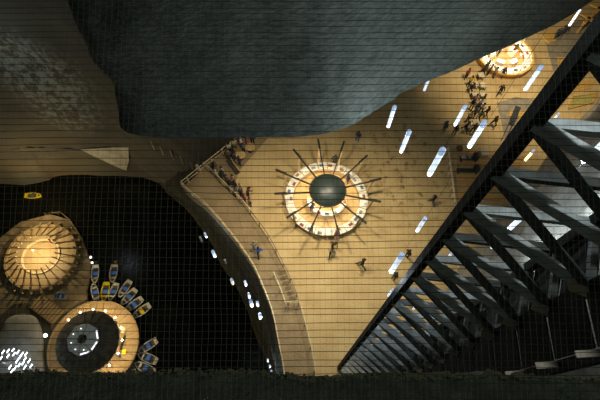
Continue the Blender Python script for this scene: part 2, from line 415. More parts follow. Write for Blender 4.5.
# ================================================================== LIFT TOWER
A = Vector((4.28, 5.54, 0)); B = Vector((7.6, 5.36, 0)); C = Vector((7.06, 3.56, 0)); D = Vector((7.05, 2.03, 0))
tower = thing('lift_tower', 'tall dark lattice lift tower with crossed beams in front of the grey wall', 'tower', (0, 0, 0))
PH = 0.262 * A.length                      # storey height
H0 = 0.72 * A.length                       # depth of the topmost joint in view
def lvl(k): return H - H0 - k * PH
NL = int((H - H0) / PH)
def tbeam(name, p, q, w_, h_=None, m=M_tower):
    b_ = bmesh.new(); beam(b_, p, q, w_, h_); return bm_obj(name, b_, m, tower)
for P_, wd in ((A, 0.30), (B, 0.26), (C, 0.26), (D, 0.26)):
    tbeam('chord', P_, Vector((P_.x, P_.y, 47.5)), wd, None, M_chord)
for k in range(-2, NL + 1):
    z = lvl(k); zl = lvl(k + 1)
    up = lambda P_, zz: Vector((P_.x, P_.y, zz))
    tbeam('crossbeam', up(A, z - .08), up(B, z - .08), 0.24, 0.17, M_lit_t if k % 2 else M_tower)  # alternate storeys coloured as if lit from above
    tbeam('crossbeam', up(A, z - 0.05), up(C, z - 0.05), 0.29, 0.14, M_lit_t)
    tbeam('crossbeam', up(B, z), up(C, z), 0.16, 0.18)
    b_ = bmesh.new(); box(b_, (D.x - 0.40, D.y, z + 0.05), (0.62, 0.16, 0.05), 0.12, 0.01); bm_obj('lit_beam_end', b_, mat('lit_beam_wood', (0.42, 0.35, 0.26), (0.32, 0.27, 0.2)), tower)  # pale slab coloured as a lit beam top
    if zl > 0:
        tbeam('brace', up(A, z - 0.1), up(C, zl), 0.20, 0.16)
    # pale slab stands in for the lit top of each beam end
    b_ = bmesh.new(); box(b_, (C.x - 0.30, C.y - 0.08, z + 0.10), (0.56, 0.26, 0.05), -0.35, 0.01)
    bm_obj('lit_beam_end', b_, MATS['lit_beam_wood'], tower)
for k in range(-1, NL, 1):                  # dark sheets added to make the shaft look unlit
    z = lvl(k)
    b_ = bmesh.new(); beam(b_, Vector((C.x - 0.17, C.y - .15, z - 0.9)), Vector((D.x - 0.17, D.y + 0.15, z - 0.9)), 0.05, 1.7); bm_obj('shade_panel', b_, M_shaft, tower)
    b_ = bmesh.new(); beam(b_, Vector((C.x + 0.2, C.y + .1, z - 0.9)), Vector((B.x + 0.2, B.y - 0.1, z - 0.9)), 0.05, 1.7); bm_obj('shade_panel', b_, M_shaft, tower)
for px, py in ((560, 205), (570, 212)):     # equipment boxes fixed in the shaft
    p = Vector((8.6, 5.2, 34.2)) if px == 560 else Vector((8.95, 4.9, 34.0))
    b_ = bmesh.new(); box(b_, (p.x - 1.1, p.y - 0.9, p.z), (0.30, 0.22, 0.4), 0.5, 0.02); bm_obj('control_box', b_, mat('boxgrey', (0.2, 0.23, 0.22), None), tower)

# unseen fill lights, added to brighten the plaza, tower beams and ledge
def fill_flood(p, aim, watt, col, ang, label, size=0.5):
    p = Vector(p); t = thing('fill_flood', label, 'fill_flood', p)
    d = (Vector(aim) - p).normalized()
    b_ = bmesh.new(); beam(b_, Vector((0, 0, 0.45)), Vector((0, 0, 0)), 0.06); bm_obj('bracket', b_, M_black, t)
    b_ = bmesh.new(); beam(b_, -d * 0.16, d * 0.10, 0.42, 0.34); bm_obj('housing', b_, M_black, t)
    b_ = bmesh.new(); beam(b_, d * 0.101, d * 0.108, 0.36, 0.28); bm_obj('lens', b_, M_white, t)
    spot(p + d * 0.2, aim, watt, col, ang, 1.0, size)
WARM = (1.0, 0.86, 0.62)
fill_flood((-2.5, 18.2, LZ - 0.45), at(282, 240), FLOOD_W, WARM, 105, 'black floodlight added under the rock rim left of the dark dome')  # unseen, added to brighten the plaza, like the next two
fill_flood((4.5, 21.2, LZ - 0.45), at(345, 260), FLOOD_W, WARM, 105, 'black floodlight added under the rock rim right of the dark dome')
fill_flood((20.0, 33.5, LZ - 0.45), at(535, 75), FLOOD_W * 1.8, (1.0, 0.82, 0.55), 100, 'black floodlight added under the rock rim near the food kiosk')
fill_flood((1.0, 9.5, 47.0), (6.2, 4.4, 28.0), 6500, (0.86, 0.96, 1.0), 58, 'black floodlight added above the plaza to light the lift tower', 0.25)  # unseen, added to light the tops of the tower beams
def fill_lamp(p, watt, col, label, size=0.3):
    t = thing('fill_lamp', label, 'lamp', p)
    b_ = bmesh.new(); lathe(b_, [(0, 0), (.09, .02), (.11, .1), (.07, .18), (0, .2)], 10); bm_obj('bulb', b_, M_tube, t, smooth=True)
    b_ = bmesh.new(); lathe(b_, [(.20, .10), (.10, .24), (.03, .3), (0, .3)], 12); bm_obj('shade', b_, M_black, t)
    b_ = bmesh.new(); tube(b_, [(0, 0, .28), (0, 0, .9)], .02, 5); bm_obj('stem', b_, M_black, t)
    point(Vector(p) + Vector((0, 0, -.2)), watt, col, size)
fill_lamp((6.1, 5.0, 44.0), 250, (0.82, 0.95, 0.95), 'shaded fill lamp added at the head of the lift tower')  # added to light the tower from above
fill_lamp((-1.2, -1.5, 44.2), 200, (0.86, 0.98, 0.84), 'shaded fill lamp added over the balcony ledge')  # added to light the dark ledge and the net

# ================================================================== HANGING TUBE LAMPS
TL, TR = 2.0, 0.118
def solve(b_px, t_px, L):
    """height of a hanging tube of length L from its foreshortened length in the picture"""
    want = (Vector(t_px) - Vector(b_px)).length
    lo, hi = -44.0, 36.0
    for _ in range(50):
        z = (lo + hi) / 2; p = at(*b_px, z)
        got = (pix(p + Vector((0, 0, L))) - pix(p)).length
        if got < want: lo = z
        else: hi = z
    return at(*b_px, z)
tube_proto = {}
def tube_lamp(b_px, t_px, label, lit=True, L=TL, r=TR, group='hanging tube lamps', m=None, zfix=None, watt=0, build=None):
    p = at(*b_px, zfix) if zfix is not None else solve(b_px, t_px, L)
    top = LZ if ((under_mass(p) or (c0.x - 3 < p.x < c0.x + 1 and p.y > c0.y - 1)) and p.z + L < LZ - 0.2) else 47.0
    t = thing('tube_lamp', label, 'lamp', p, 0, group)
    L = build or L
    key = (L, r, lit, m.name if m else '')
    if key not in tube_proto:
        b_ = bmesh.new(); lathe(b_, [(0, 0), (r * 0.6, 0.0), (r * 0.95, 0.06), (r, 0.14), (r, L - 0.34), (r * 0.97, L - 0.30), (0, L - 0.30)], 14)
        bmesh.ops.recalc_face_normals(b_, faces=b_.faces); me1 = bpy.data.meshes.new('glass_tube'); b_.to_mesh(me1); b_.free()
        for p_ in me1.polygons: p_.use_smooth = True
        me1.materials.append(m or (M_tube if lit else M_tubeoff))
        b_ = bmesh.new(); lathe(b_, [(r * 1.04, L - 0.34), (r * 1.06, L - 0.30), (r * 1.06, L - 0.06), (r * 0.8, L), (r * 0.45, L + 0.01), (r * 0.4, L - 0.05), (0, L - 0.05)], 14)
        bmesh.ops.recalc_face_normals(b_, faces=b_.faces); me2 = bpy.data.meshes.new('cap'); b_.to_mesh(me2); b_.free(); me2.materials.append(M_tubecap if lit else M_tubeoff)
        tube_proto[key] = (me1, me2)
    me1, me2 = tube_proto[key]
    link('glass_tube', me1, None, t); link('cap', me2, None, t)
    b_ = bmesh.new(); tube(b_, [(0, 0, L - 0.06), (0, 0, top - p.z)], 0.0012 if 'lake' in group else 0.0028, 4); bm_obj('cable', b_, M_cable, t)
    if watt: point(p + Vector((0, 0, -0.35)), watt, (0.80, 0.91, 1.0), 0.3)
    return p
for b_px, t_px, lab, wt in (
    ((388, 127), (394, 106), 'lit tube lamp just below the rock rim, right of the person in blue trousers', 160),
    ((401, 152), (410, 131), 'lit tube lamp hanging second to the right of the dark dome', 160),
    ((429, 175), (444, 149), 'lit tube lamp hanging just left of the slanting-post railing', 160),
    ((455, 125), (467, 106), 'short thick lit tube lamp hanging beside the crowd of seated people', 160),
    ((469, 147), (486, 122), 'thickest lit tube lamp, hanging above the black benches', 200),
    ((525, 90), (543, 66), 'long lit tube lamp hanging alone right of the bright food kiosk', 160),
    ((569, 26), (581, 10), 'lit tube lamp at the top right by the yellow timber frame', 160),
    ((417, 231), (424, 217), 'short lit tube lamp hanging alone over bare floor near the tower', 140),
    ((550, 124), (561, 115), 'lit tube lamp seen behind the topmost tower joint', 500),
    ((509, 229), (529, 213), 'lit tube lamp seen through the middle of the tower lattice', 500)):
    tube_lamp(b_px, t_px, lab, watt=wt)
tube_lamp((583, 162), (603, 143), 'bright lit tube lamp seen through the tower against the grey wall', zfix=26.0, watt=700)
tube_lamp((391, 272), (402, 254), 'lit tube lamp with a person at each end beside the tower edge', r=0.10, watt=140)
tube_lamp((-45, 70), None, 'unseen tube lamp added to light the left rock wall', zfix=-6.0, watt=520)  # out of view, added to brighten the left wall
tube_lamp((424, 91), (434, 74), 'lit tube lamp half hidden behind the rim of the rock overhang', zfix=10.0)
tube_lamp((525, 160.5), (535, 151), 'orange glowing tube lamp under the tower crossbeam', L=1.4, r=0.09, m=M_wtube, group='warm tube lamp')
for px in ((444, 262), (413, 309), (491, 248), (388, 296), (366, 340)):  # last two stand in for bluish highlights on the tower beams
    tube_lamp(px, None, {444: 'lit tube lamp deep inside the lower tower lattice', 413: 'small bright tube lamp low inside the tower', 491: 'small tube lamp behind the tower braces right of centre', 388: 'bluish beam highlight behind the front chord low down, as a glowing tube', 366: 'faint beam highlight near the foot of the tower, as a glowing tube'}[px[0]], zfix={491: 16.0, 444: 10.0}.get(px[0], 4.0), r=0.09)
lk = [((206.5, 237.5), (203, 232), 'topmost bright tube lamp over the black water', 1), ((215, 257), (211.5, 249), 'second bright tube lamp over the water, below the topmost', 1),
      ((202, 242), (199, 235.5), 'unlit grey tube lamp beside the topmost lake lamp', 0), ((226, 264), (223.5, 258.5), 'unlit grey tube lamp near the bank below the topmost lake lamps', 0),
      ((233, 284), (231, 277.5), 'dim yellowish tube lamp midway along the lake bank', 2), ((246, 285.5), (244, 280), 'lit tube lamp close to the bank, right of the yellowish one', 1),
      ((249.5, 297.5), (247.5, 292.5), 'lit tube lamp just above a pair of lamps at the bank', 1), ((252, 306), (249.5, 299.5), 'left one of a pair of lake lamps at the bank', 1),
      ((258, 305.5), (256, 300.5), 'right one of a pair of lake lamps at the bank', 1), ((260.5, 318), (258.5, 312.5), 'single lake lamp just below the pair at the bank', 1),
      ((268, 361), (266.2, 356.5), 'uppermost of three small lake lamps above the ledge', 1), ((270, 367), (268.3, 362.5), 'middle one of three small lake lamps above the ledge', 1),
      ((271.5, 372), (270, 368), 'lowest of three small lake lamps touching the ledge rim', 1)]
M_dimtube = mat('dim_tube', (0.8, 0.75, 0.5), None, 0.3, 2, emit=0.9, ecol=(0.95, 0.85, 0.55))
for b_px, t_px, lab, lit in lk:
    tube_lamp(b_px, t_px, lab, lit > 0, group='tube lamps over the lake', m=M_dimtube if lit == 2 else None, watt=110 if lit == 1 else 0, L=1.6, r=0.105, build=1.2, zfix=-12.0 if b_px[1] > 350 else None)

# ================================================================== ROUND BAR WITH RADIAL BEAMS
def arc_piece(name, r0, r1, z0, z1, a0, a1, m, parent, n=10, c=(0, 0, 0)):
    b_ = bmesh.new(); full = abs(a1 - a0) > 2 * PI - 1e-3
    if full: lathe(b_, [(r0, z0), (r1, z0), (r1, z1), (r0, z1), (r0, z0)], n, c)
    else:
        lathe(b_, [(r0, z0), (r1, z0), (r1, z1), (r0, z1), (r0, z0)], n, c, a0, a1)
        bmesh.ops.remove_doubles(b_, verts=b_.verts, dist=1e-5)
        bmesh.ops.holes_fill(b_, edges=[e for e in b_.edges if e.is_boundary])
    return bm_obj(name, b_, m, parent)
KC = at(325.8, 201.5)
bar = thing('round_bar', 'round bar with white ring counter, twelve black roof beams and dark dome', 'bar', KC)
arc_piece('counter_base', 3.45, 3.98, 0.0, 0.86, 0, 2 * PI, M_wood, bar, 48)
NSEG = 24
for k in range(NSEG):
    arc_piece('counter_top', 3.36, 4.18, 0.86, 0.92, 2 * PI * (k + 0.04) / NSEG, 2 * PI * (k + 0.96) / NSEG, M_white, bar, 4)
arc_piece('bar_floor', 0.9, 3.4, 0.0, 0.06, 0, 2 * PI, M_tan, bar, 40)
arc_piece('inner_counter', 1.62, 2.05, 0.06, 0.95, PI * 1.05, PI * 1.98, M_white, bar, 16)
# dome and its rim, beams rising outwards, timber props
b_ = bmesh.new(); lathe(b_, [(1.76, 2.45), (1.79, 2.5), (1.76, 2.6), (1.6, 2.9), (1.28, 3.2), (0.82, 3.42), (0.37, 3.52), (0, 3.54)], 32)
dome = bm_obj('dome', b_, M_dome, bar, smooth=True)
arc_piece('dome_rim', 1.70, 1.84, 2.38, 2.50, 0, 2 * PI, M_black, dome, 32)
arc_piece('hub_post', 0.0001, 0.35, 0.0, 2.45, 0, 2 * PI, M_wood, bar, 10)
ENDS = [(318, 140), (344, 142), (367, 156), (381, 179), (380.5, 202), (366, 223.5), (339.5, 236), (309.5, 232.5), (287, 218), (275, 194), (276, 170), (293.5, 150)]
for e in ENDS:
    q = at(*e, 3.25) - KC; d = Vector((q.x, q.y, 0)).normalized()
    b_ = bmesh.new(); beam(b_, d * 1.70 + Vector((0, 0, 2.5)), q, 0.11, 0.16); bb = bm_obj('roof_beam', b_, M_black, bar)
    b_ = bmesh.new(); beam(b_, q - d * 1.1 + Vector((0, 0, -0.1)), q + d * 0.06 + Vector((0, 0, 0.10)), 0.20, 0.05); bm_obj('beam_cap', b_, M_black, bb)
    b_ = bmesh.new(); beam(b_, d * 4.08, d * (q.xy.length - 0.75) + Vector((0, 0, 3.05)), 0.19, 0.15); bm_obj('prop', b_, M_wood, bar)
random.seed(3)
tray_cols = [mat('tray_red', (0.30, 0.09, 0.05), None), mat('tray_blue', (0.12, 0.17, 0.25), None), mat('tray_grey', (0.3, 0.28, 0.25), None), mat('tray_white', (0.85, 0.8, 0.7), None), mat('tray_brown', (0.35, 0.18, 0.07), None)]
def tray_mesh():
    b_ = bmesh.new(); box(b_, (0, 0, 0.04), (0.42, 0.28, 0.08), 0, 0.015); box(b_, (-0.08, 0.02, 0.12), (0.14, 0.14, 0.10), 0, 0.02); box(b_, (0.11, -0.03, 0.11), (0.1, 0.16, 0.07), 0.4, 0.02)
    me_ = bpy.data.meshes.new('goods'); b_.to_mesh(me_); b_.free(); return me_
def clock(c, p, z):
    a, b = pix(c + Vector((0, 0, z))), pix(Vector((p[0], p[1], c.z + z))); d = b - a
    h_ = round((math.degrees(math.atan2(d.x, -d.y)) % 360) / 30) % 12
    return ['twelve', 'one', 'two', 'three', 'four', 'five', 'six', 'seven', 'eight', 'nine', 'ten', 'eleven'][h_] + " o'clock"
tray_me = tray_mesh(); tray_me.materials.append(tray_cols[0])
def goods(c, r, ang, z, k, label, group):
    o = link('tray_of_goods', tray_me, None); o.location = (c.x + r * math.cos(ang), c.y + r * math.sin(ang), z); o.rotation_euler = (0, 0, ang + 1.57)
    o.material_slots[0].link = 'OBJECT'; o.material_slots[0].material = tray_cols[k % 5]
    tag(o, label + ' at ' + clock(c, o.location, .9), 'tray', group)
cname = ['red', 'blue', 'grey', 'white', 'brown']
for k in range(24):
    an = 2 * PI * (k + 0.5) / 24 + random.uniform(-.06, .06)
    goods(KC, random.uniform(3.55, 4.0), an, 0.92, k, 'small %s tray on the white ring counter round the dark dome,' % cname[k % 5], '%s trays on the ring counter' % cname[k % 5])
for k in range(7):
    an = PI * (1.1 + 0.83 * k / 6)
    goods(KC, 1.85, an, 0.95, k + 3, 'small %s tray on the inner counter below the dome edge' % cname[(k + 3) % 5], '%s trays on the inner counter' % cname[(k + 3) % 5])
for k in range(6):                                  # bar lamps under the beams
    an = 2 * PI * k / 6 + 0.26; p = KC + Vector((1.5 * math.cos(an), 1.5 * math.sin(an), 2.12))
    t = thing('bar_lamp', "small warm lamp under the round bar's beams at " + clock(KC, p, 2.3), 'lamp', p, 0, 'lamps under the bar beams')
    b_ = bmesh.new(); lathe(b_, [(0, 0), (0.07, 0.02), (0.08, 0.09), (0.05, 0.15), (0, 0.16)], 10); bm_obj('bulb', b_, M_bulb, t, smooth=True)
    b_ = bmesh.new(); tube(b_, [(0, 0, 0.15), (0, 0, 0.33)], 0.02, 5); bm_obj('stem', b_, M_black, t)
    point(p + Vector((0, 0, -0.15)), 110, (1.0, 0.86, 0.62), 0.15)

# ================================================================== SECOND KIOSK (top right)
K2 = at(502, 59)
kio = thing('food_kiosk', 'brightly lit round food kiosk with orange rim half behind the rock overhang', 'kiosk', K2)
arc_piece('counter_base', 2.7, 3.3, 0, 0.86, 0, 2 * PI, M_orange, kio, 36)
for k in range(18):
    arc_piece('counter_top', 2.35, 3.25, 0.86, 0.93, 2 * PI * (k + .04) / 18, 2 * PI * (k + .96) / 18, M_white, kio, 4)
arc_piece('rim', 3.25, 3.5, 0.7, 0.98, 0, 2 * PI, M_yellow, kio, 36)
arc_piece('kiosk_floor', 0.001, 2.7, 0, 0.06, 0, 2 * PI, M_tan, kio, 24)
for k in range(5):
    an = 0.6 + k * 1.2; b_ = bmesh.new(); box(b_, (1.45 * math.cos(an), 1.45 * math.sin(an), 0.5), (1.0, 0.6, 0.9), an + 1.57, 0.03); bm_obj('work_table', b_, M_white, kio)
random.seed(9)
for k in range(14):
    an = 2 * PI * k / 14 + 0.1
    goods(K2, random.uniform(2.5, 3.05), an, 0.93, k, 'small %s tray of goods on the orange-rimmed food kiosk' % cname[k % 5], '%s trays on the food kiosk' % cname[k % 5])
for k in range(4):
    an = 2 * PI * k / 4 + 0.5; p = K2 + Vector((1.9 * math.cos(an), 1.9 * math.sin(an), 2.5))
    t = thing('kiosk_lamp', 'small warm stand lamp inside the orange-rimmed food kiosk at ' + clock(K2, p, 2.3), 'lamp', p, 0, 'lamps in the food kiosk')
    b_ = bmesh.new(); lathe(b_, [(0, 0), (0.07, 0.02), (0.08, 0.09), (0.05, 0.15), (0, 0.16)], 10); bm_obj('bulb', b_, M_bulb, t, smooth=True)
    b_ = bmesh.new(); tube(b_, [(0.14, 0, -2.44), (0.14, 0, 0.2), (0, 0, 0.2), (0, 0, 0.15)], 0.02, 5); bm_obj('stand', b_, M_black, t)
    point(p + Vector((0, 0, -0.15)), 240, (1.0, 0.88, 0.66), 0.15)

# ================================================================== RAILINGS
def railing(pts, label, step=1.25, h_=1.08, m=None, post=0.13, mid=True, z=0.035, posts=None, rr=0.055):
    return _railing(pts, label, step, h_, m or M_rail, post, mid, z, posts, rr)
def _railing(pts, label, step=1.25, h_=1.08, m=M_rail, post=0.13, mid=True, z=0.035, posts=None, rr=0.055):
    pts = [Vector((p.x, p.y, z)) for p in pts]
    t = thing('railing', label, 'railing', pts[0]); o0 = pts[0]
    b_ = bmesh.new(); tube(b_, [p - o0 + Vector((0, 0, h_)) for p in pts], rr, 6); bm_obj('top_rail', b_, m, t)
    if mid:
        b_ = bmesh.new(); tube(b_, [p - o0 + Vector((0, 0, h_ * 0.5)) for p in pts], 0.03, 5); bm_obj('middle_rail', b_, m, t)
    if posts is None:
        posts = []; acc = 0.0; posts.append(pts[0])
        for a, b in zip(pts, pts[1:]):
            d = (b - a).length
            while acc + d >= step:
                s = (step - acc) / d; a = a.lerp(b, s); posts.append(a.copy()); d = (b - a).length; acc = 0.0
            acc += d
    for p in posts:
        b_ = bmesh.new(); box(b_, p - o0 + Vector((0, 0, h_ / 2)), (post, post, h_), 0, 0.012); bm_obj('post', b_, m, t)
    return t
railing([at(245, 137), at(214, 162), at(183, 187)], 'pale railing along the short straight end of the walkway', 1.6)
railing(out_line[:-2], 'long curved pale railing on the lake side of the walkway', 1.5)
inn3 = [p for p in inn_line]
M_raild = mat('rail_brown', (0.30, 0.22, 0.12), (0.22, 0.16, 0.09), 0.55, 3)
railing(inn3[:15], 'straight inner railing with a row of people leaning on it', 1.4)
railing(inn3[14:34], 'curved brown inner railing between walkway and plaza', 1.6, m=M_raild, post=0.08, mid=False)
railing(inn3[33:-2], 'inner railing at the foot of the walkway next to the plaza', 2.0)
railing([at(274, 276), at(280, 290), at(285.5, 305), at(299, 304)], 'short bent railing round the stair opening on the walkway', 1.6)
railing([at(445.5, 153), at(449, 180), at(452, 207)], 'low pale railing with slanting posts left of the timber deck', 0.95, 1.0, post=0.24, mid=False, rr=0.12)
lo_pts = [(154, 148), (163, 153), (173, 157.5), (183, 163), (193, 169.5), (200, 175)]
lp = []
for p in lo_pts:
    h_ = hit(*p)
    if h_: lp.append(h_[0])
if len(lp) > 2:
    t = thing('railing', 'row of thin pale posts on the dark bank beyond the walkway end', 'railing', lp[0])
    for p in lp:
        b_ = bmesh.new(); box(b_, p - lp[0] + Vector((0, 0, 0.8)), (0.26, 0.26, 2.6), 0, 0.02); bm_obj('post', b_, mat('post_pale', (0.85, 0.76, 0.56), None), t)
    b_ = bmesh.new(); tube(b_, [p - lp[0] + Vector((0, 0, 1.8)) for p in lp], 0.04, 5); bm_obj('rope', b_, M_slope, t)
# stair treads inside the opening of the walkway
st = thing('stair_opening', 'dark wooden steps going down inside the bent railing on the walkway', 'stairs', at(284, 286))
o0 = at(284, 286)
for k in range(6):
    a = at(278 + 2.2 * k, 274 + 5 * k, 0.04) - o0; b = at(285 + 2.0 * k, 272 + 5.2 * k, 0.04) - o0
    b_ = bmesh.new(); beam(b_, a + Vector((0, 0, 0.03)), b + Vector((0, 0, 0.03)), 0.32, 0.05); bm_obj('step', b_, mat('step_dark', (0.12, 0.085, 0.04), (0.16, 0.11, 0.055)), st)

# ================================================================== PLAZA FURNITURE
def round_table(c, r, label):
    t = thing('round_table', label, 'table', c, 0, 'round tables by the walkway end')
    b_ = bmesh.new(); lathe(b_, [(0, .72), (r - .03, .72), (r, .735), (r, .755), (r - .03, .77), (0, .77)], 24); bm_obj('table_top', b_, M_tan, t)
    b_ = bmesh.new(); tube(b_, [(0, 0, .04), (0, 0, .72)], .05, 8); bm_obj('pedestal', b_, M_black, t)
    b_ = bmesh.new(); lathe(b_, [(0, 0), (.3, 0), (.3, .03), (0, .05)], 16); bm_obj('foot', b_, M_black, t)
round_table(at(241, 158.5), 0.52, 'round tan table in front of a group of people by the walkway end')
round_table(at(250.5, 151), 0.50, 'round tan table nearest the rock overhang rim')
def sq_table(c, rz, label):
    t = thing('square_table', label, 'table', c, rz, 'cream square tables')
    b_ = bmesh.new(); box(b_, (0, 0, .74), (.72, .72, .05), 0, .012); bm_obj('table_top', b_, M_cream, t)
    for sx in (-1, 1):
        for sy in (-1, 1):
            b_ = bmesh.new(); box(b_, (.3 * sx, .3 * sy, .36), (.05, .05, .72)); bm_obj('leg', b_, M_black, t)
sqp = [((473, 88), 'leftmost of the upper two cream square tables'), ((481, 89), 'right one of the upper two cream square tables'), ((473, 98), 'left one of the middle pair of cream square tables'), ((481, 98), 'right one of the middle pair of cream square tables'),
       ((474, 126), 'cream square table in the lower cluster right of the short thick lamp'), ((468, 129), 'cream square table lowest in the crowd, under the lamp end'), ((479, 79), 'cream square table closest to the food kiosk')]
for p, lab in sqp: sq_table(at(*p), 0.15, lab)
# long dark bench beside the round tables
c = at(233, 168.5); d = (at(238, 175) - at(228, 161)); ang = math.atan2(d.y, d.x)
t = thing('bench', 'long dark bench with one tan timber edge beside the round tables', 'bench', c, ang)
b_ = bmesh.new(); box(b_, (0, 0.05, .42), (d.length, .42, .06), 0, .012); bm_obj('seat', b_, mat('bench_dark', (.04, .035, .025), None), t)
b_ = bmesh.new(); box(b_, (0, .33, .44), (d.length, .10, .1), 0, .012); bm_obj('edge_board', b_, M_tan, t)
for s in (-.4, .4):
    b_ = bmesh.new(); box(b_, (d.length * s, .05, .2), (.08, .4, .4)); bm_obj('leg', b_, M_black, t)
# timber deck with planks right of the low railing
dk = [at(457, 150), at(503, 148), at(503, 206), at(458, 206)]
t = thing('timber_deck', 'orange-brown plank deck between low railing and lift tower', 'deck', dk[3]); o0 = dk[3]
y0, y1 = dk[3].y, dk[0].y; n_ = 16
for k in range(n_):
    ya = y0 + (y1 - y0) * k / n_; yb = y0 + (y1 - y0) * (k + 0.93) / n_
    xl = dk[3].x + (dk[0].x - dk[3].x) * k / n_; xr = dk[2].x + 3.4 * k / n_
    b_ = bmesh.new(); box(b_, ((xl + xr) / 2 - o0.x, (ya + yb) / 2 - o0.y, 0.06 + 0.008 * (k % 3)), (xr - xl, yb - ya, 0.10), 0, .012)
    bm_obj('plank', b_, (M_orange, M_wood, M_orange, M_yellow, M_wood)[k % 5], t)
ZD = 0.125
def dark_bench(px, L, label, light):
    c = at(*px); t = thing('padded_bench', label, 'bench', (c.x, c.y, ZD), 0.05, 'black benches on the timber deck')
    b_ = bmesh.new(); box(b_, (0, 0, .42), (L, .5, .12), 0, .03); bm_obj('seat', b_, M_black, t)
    b_ = bmesh.new(); box(b_, (L * .38, 0.1, .75), (.5, .7, .55), 0, .05); bm_obj('end_box', b_, M_black, t)
    for s in (-.42, .42):
        b_ = bmesh.new(); box(b_, (L * s, 0, .18), (.1, .45, .36)); bm_obj('leg', b_, M_black, t)
    if light:
        b_ = bmesh.new(); box(b_, (-L * .30, 0, .53), (.5, .4, .14), .2, .04); bm_obj('cushion', b_, M_cream, t)
        b_ = bmesh.new(); box(b_, (0.05, .05, .53), (.3, .4, .14), -.2, .04); bm_obj('cushion', b_, M_metal, t)
dark_bench((467, 161), 1.9, 'black bench with pale cushions, upper of two on the timber deck', True)
dark_bench((466, 173), 2.3, 'bare black bench with bulky end box, lower of two on the timber deck', False)
def crate(px, s, m, label, rz=0.1, h_=.35, z=0.0, name='crate'):
    c = at(*px); t = thing(name, label, 'crate', (c.x, c.y, z), rz)
    b_ = bmesh.new(); box(b_, (0, 0, h_ / 2), (s, s, h_), 0, .02); bm_obj('body', b_, m, t)
    b_ = bmesh.new(); box(b_, (0, 0, h_ + .02), (s * 1.06, s * 1.06, .04), 0, .01); bm_obj('lid', b_, m, t)
crate((483, 154.5), .8, M_cream, 'pale square crate right of the upper black bench', z=ZD)
crate((459, 149.5), .55, mat('crate_brown', (.16, .07, .03), None), 'small reddish brown crate at the head of the low railing')
# slabs and golf lanes
def slab(name, px, m, label, cat, h_=.16, n_=0, border=None):
    pts = [at(*p) for p in px]; o0 = sum(pts, Vector()) / len(pts)
    t = thing(name, label, cat, o0)
    if n_:
        a0, a1, a2, a3 = pts
        for k in range(n_):
            u0, u1 = k / n_, (k + .93) / n_
            b_ = bmesh.new(); prism(b_, [p - o0 for p in (a0.lerp(a3, u0), a1.lerp(a2, u0), a1.lerp(a2, u1), a0.lerp(a3, u1))], 0, h_ + .01 * (k % 2)); bm_obj('plank', b_, m, t)
    else:
        b_ = bmesh.new(); prism(b_, [p - o0 for p in pts], 0, h_); bm_obj('surface', b_, m, t)
    if border:
        for a, b in zip(pts, pts[1:] + pts[:1]):
            b_ = bmesh.new(); beam(b_, a - o0 + Vector((0, 0, h_ / 2 + .06)), b - o0 + Vector((0, 0, h_ / 2 + .06)), .16, h_ + .1); bm_obj('border_board', b_, border, t)
    return t
slab('golf_lane', [(515, 134), (520, 134), (524, 117), (519, 117)], M_green, 'green felt golf lane with orange border beside the two-legged stand', 'golf lane', .08, border=M_yellow)
slab('low_platform', [(508, 117), (513, 117), (514, 111), (509, 111)], M_yellow, 'small orange platform left of the green lane', 'platform', .15, 2)
slab('low_platform', [(517, 117), (526, 117), (528, 111), (519, 111)], M_yellow, 'small orange platform at the head of the green lane', 'platform', .15, 2)
slab('low_platform', [(558, 67), (573, 66), (578, 58), (557, 58)], M_yellow, 'yellow plank platform left of the tower top', 'platform', .2, 4)
slab('low_platform', [(541, 36), (548, 44), (555, 42), (552, 30)], M_yellow, 'tan plank stage beside two people under the rock rim', 'platform', .25, 4)
slab('golf_lane', [(568, 109), (592, 103), (596, 94), (572, 97)], M_green, 'yellow-green golf lane seen above the tower crossbeam', 'golf lane', .08, border=M_yellow)
slab('golf_lane', [(570, 94), (592, 88), (596, 80), (578, 82)], M_yellow, 'yellow lane behind the tower chord at the right edge', 'golf lane', .08, 3)
# two-legged dark stand
c = at(503, 141); t = thing('banner_stand', 'tall dark two-legged stand leaning beside the green lane', 'stand', c)
top = at(516, 107) - c
for dx in (-.22, .22):
    b_ = bmesh.new(); beam(b_, Vector((dx, 0, 0)), Vector((top.x * .62 + dx, top.y * .62, 1.0)), .09); bm_obj('leg', b_, M_black, t)
b_ = bmesh.new(); beam(b_, Vector((top.x * .45, top.y * .45, .85)), Vector((top.x * .80, top.y * .80, 1.25)), .62, .06); bm_obj('panel', b_, M_black, t)
# yellow timber frame, top right corner
c = at(592, 22); t = thing('timber_pergola', 'yellow timber frame of crossing beams in the top right corner', 'frame', c)
for a, b in (((584, 23), (604, 4)), ((578, 12), (602, 26)), ((590, 4), (612, 14)), ((596, 30), (616, 8))):
    b_ = bmesh.new(); beam(b_, at(*a, 1.6) - c, at(*b, 1.6) - c, .42, .18); bm_obj('roof_beam', b_, M_yellow, t)
for a in ((584, 23), (604, 4), (578, 12), (602, 26)):
    q = at(*a, 1.6) - c; b_ = bmesh.new(); beam(b_, Vector((q.x, q.y, 0)), q, .2); bm_obj('post', b_, M_yellow, t)

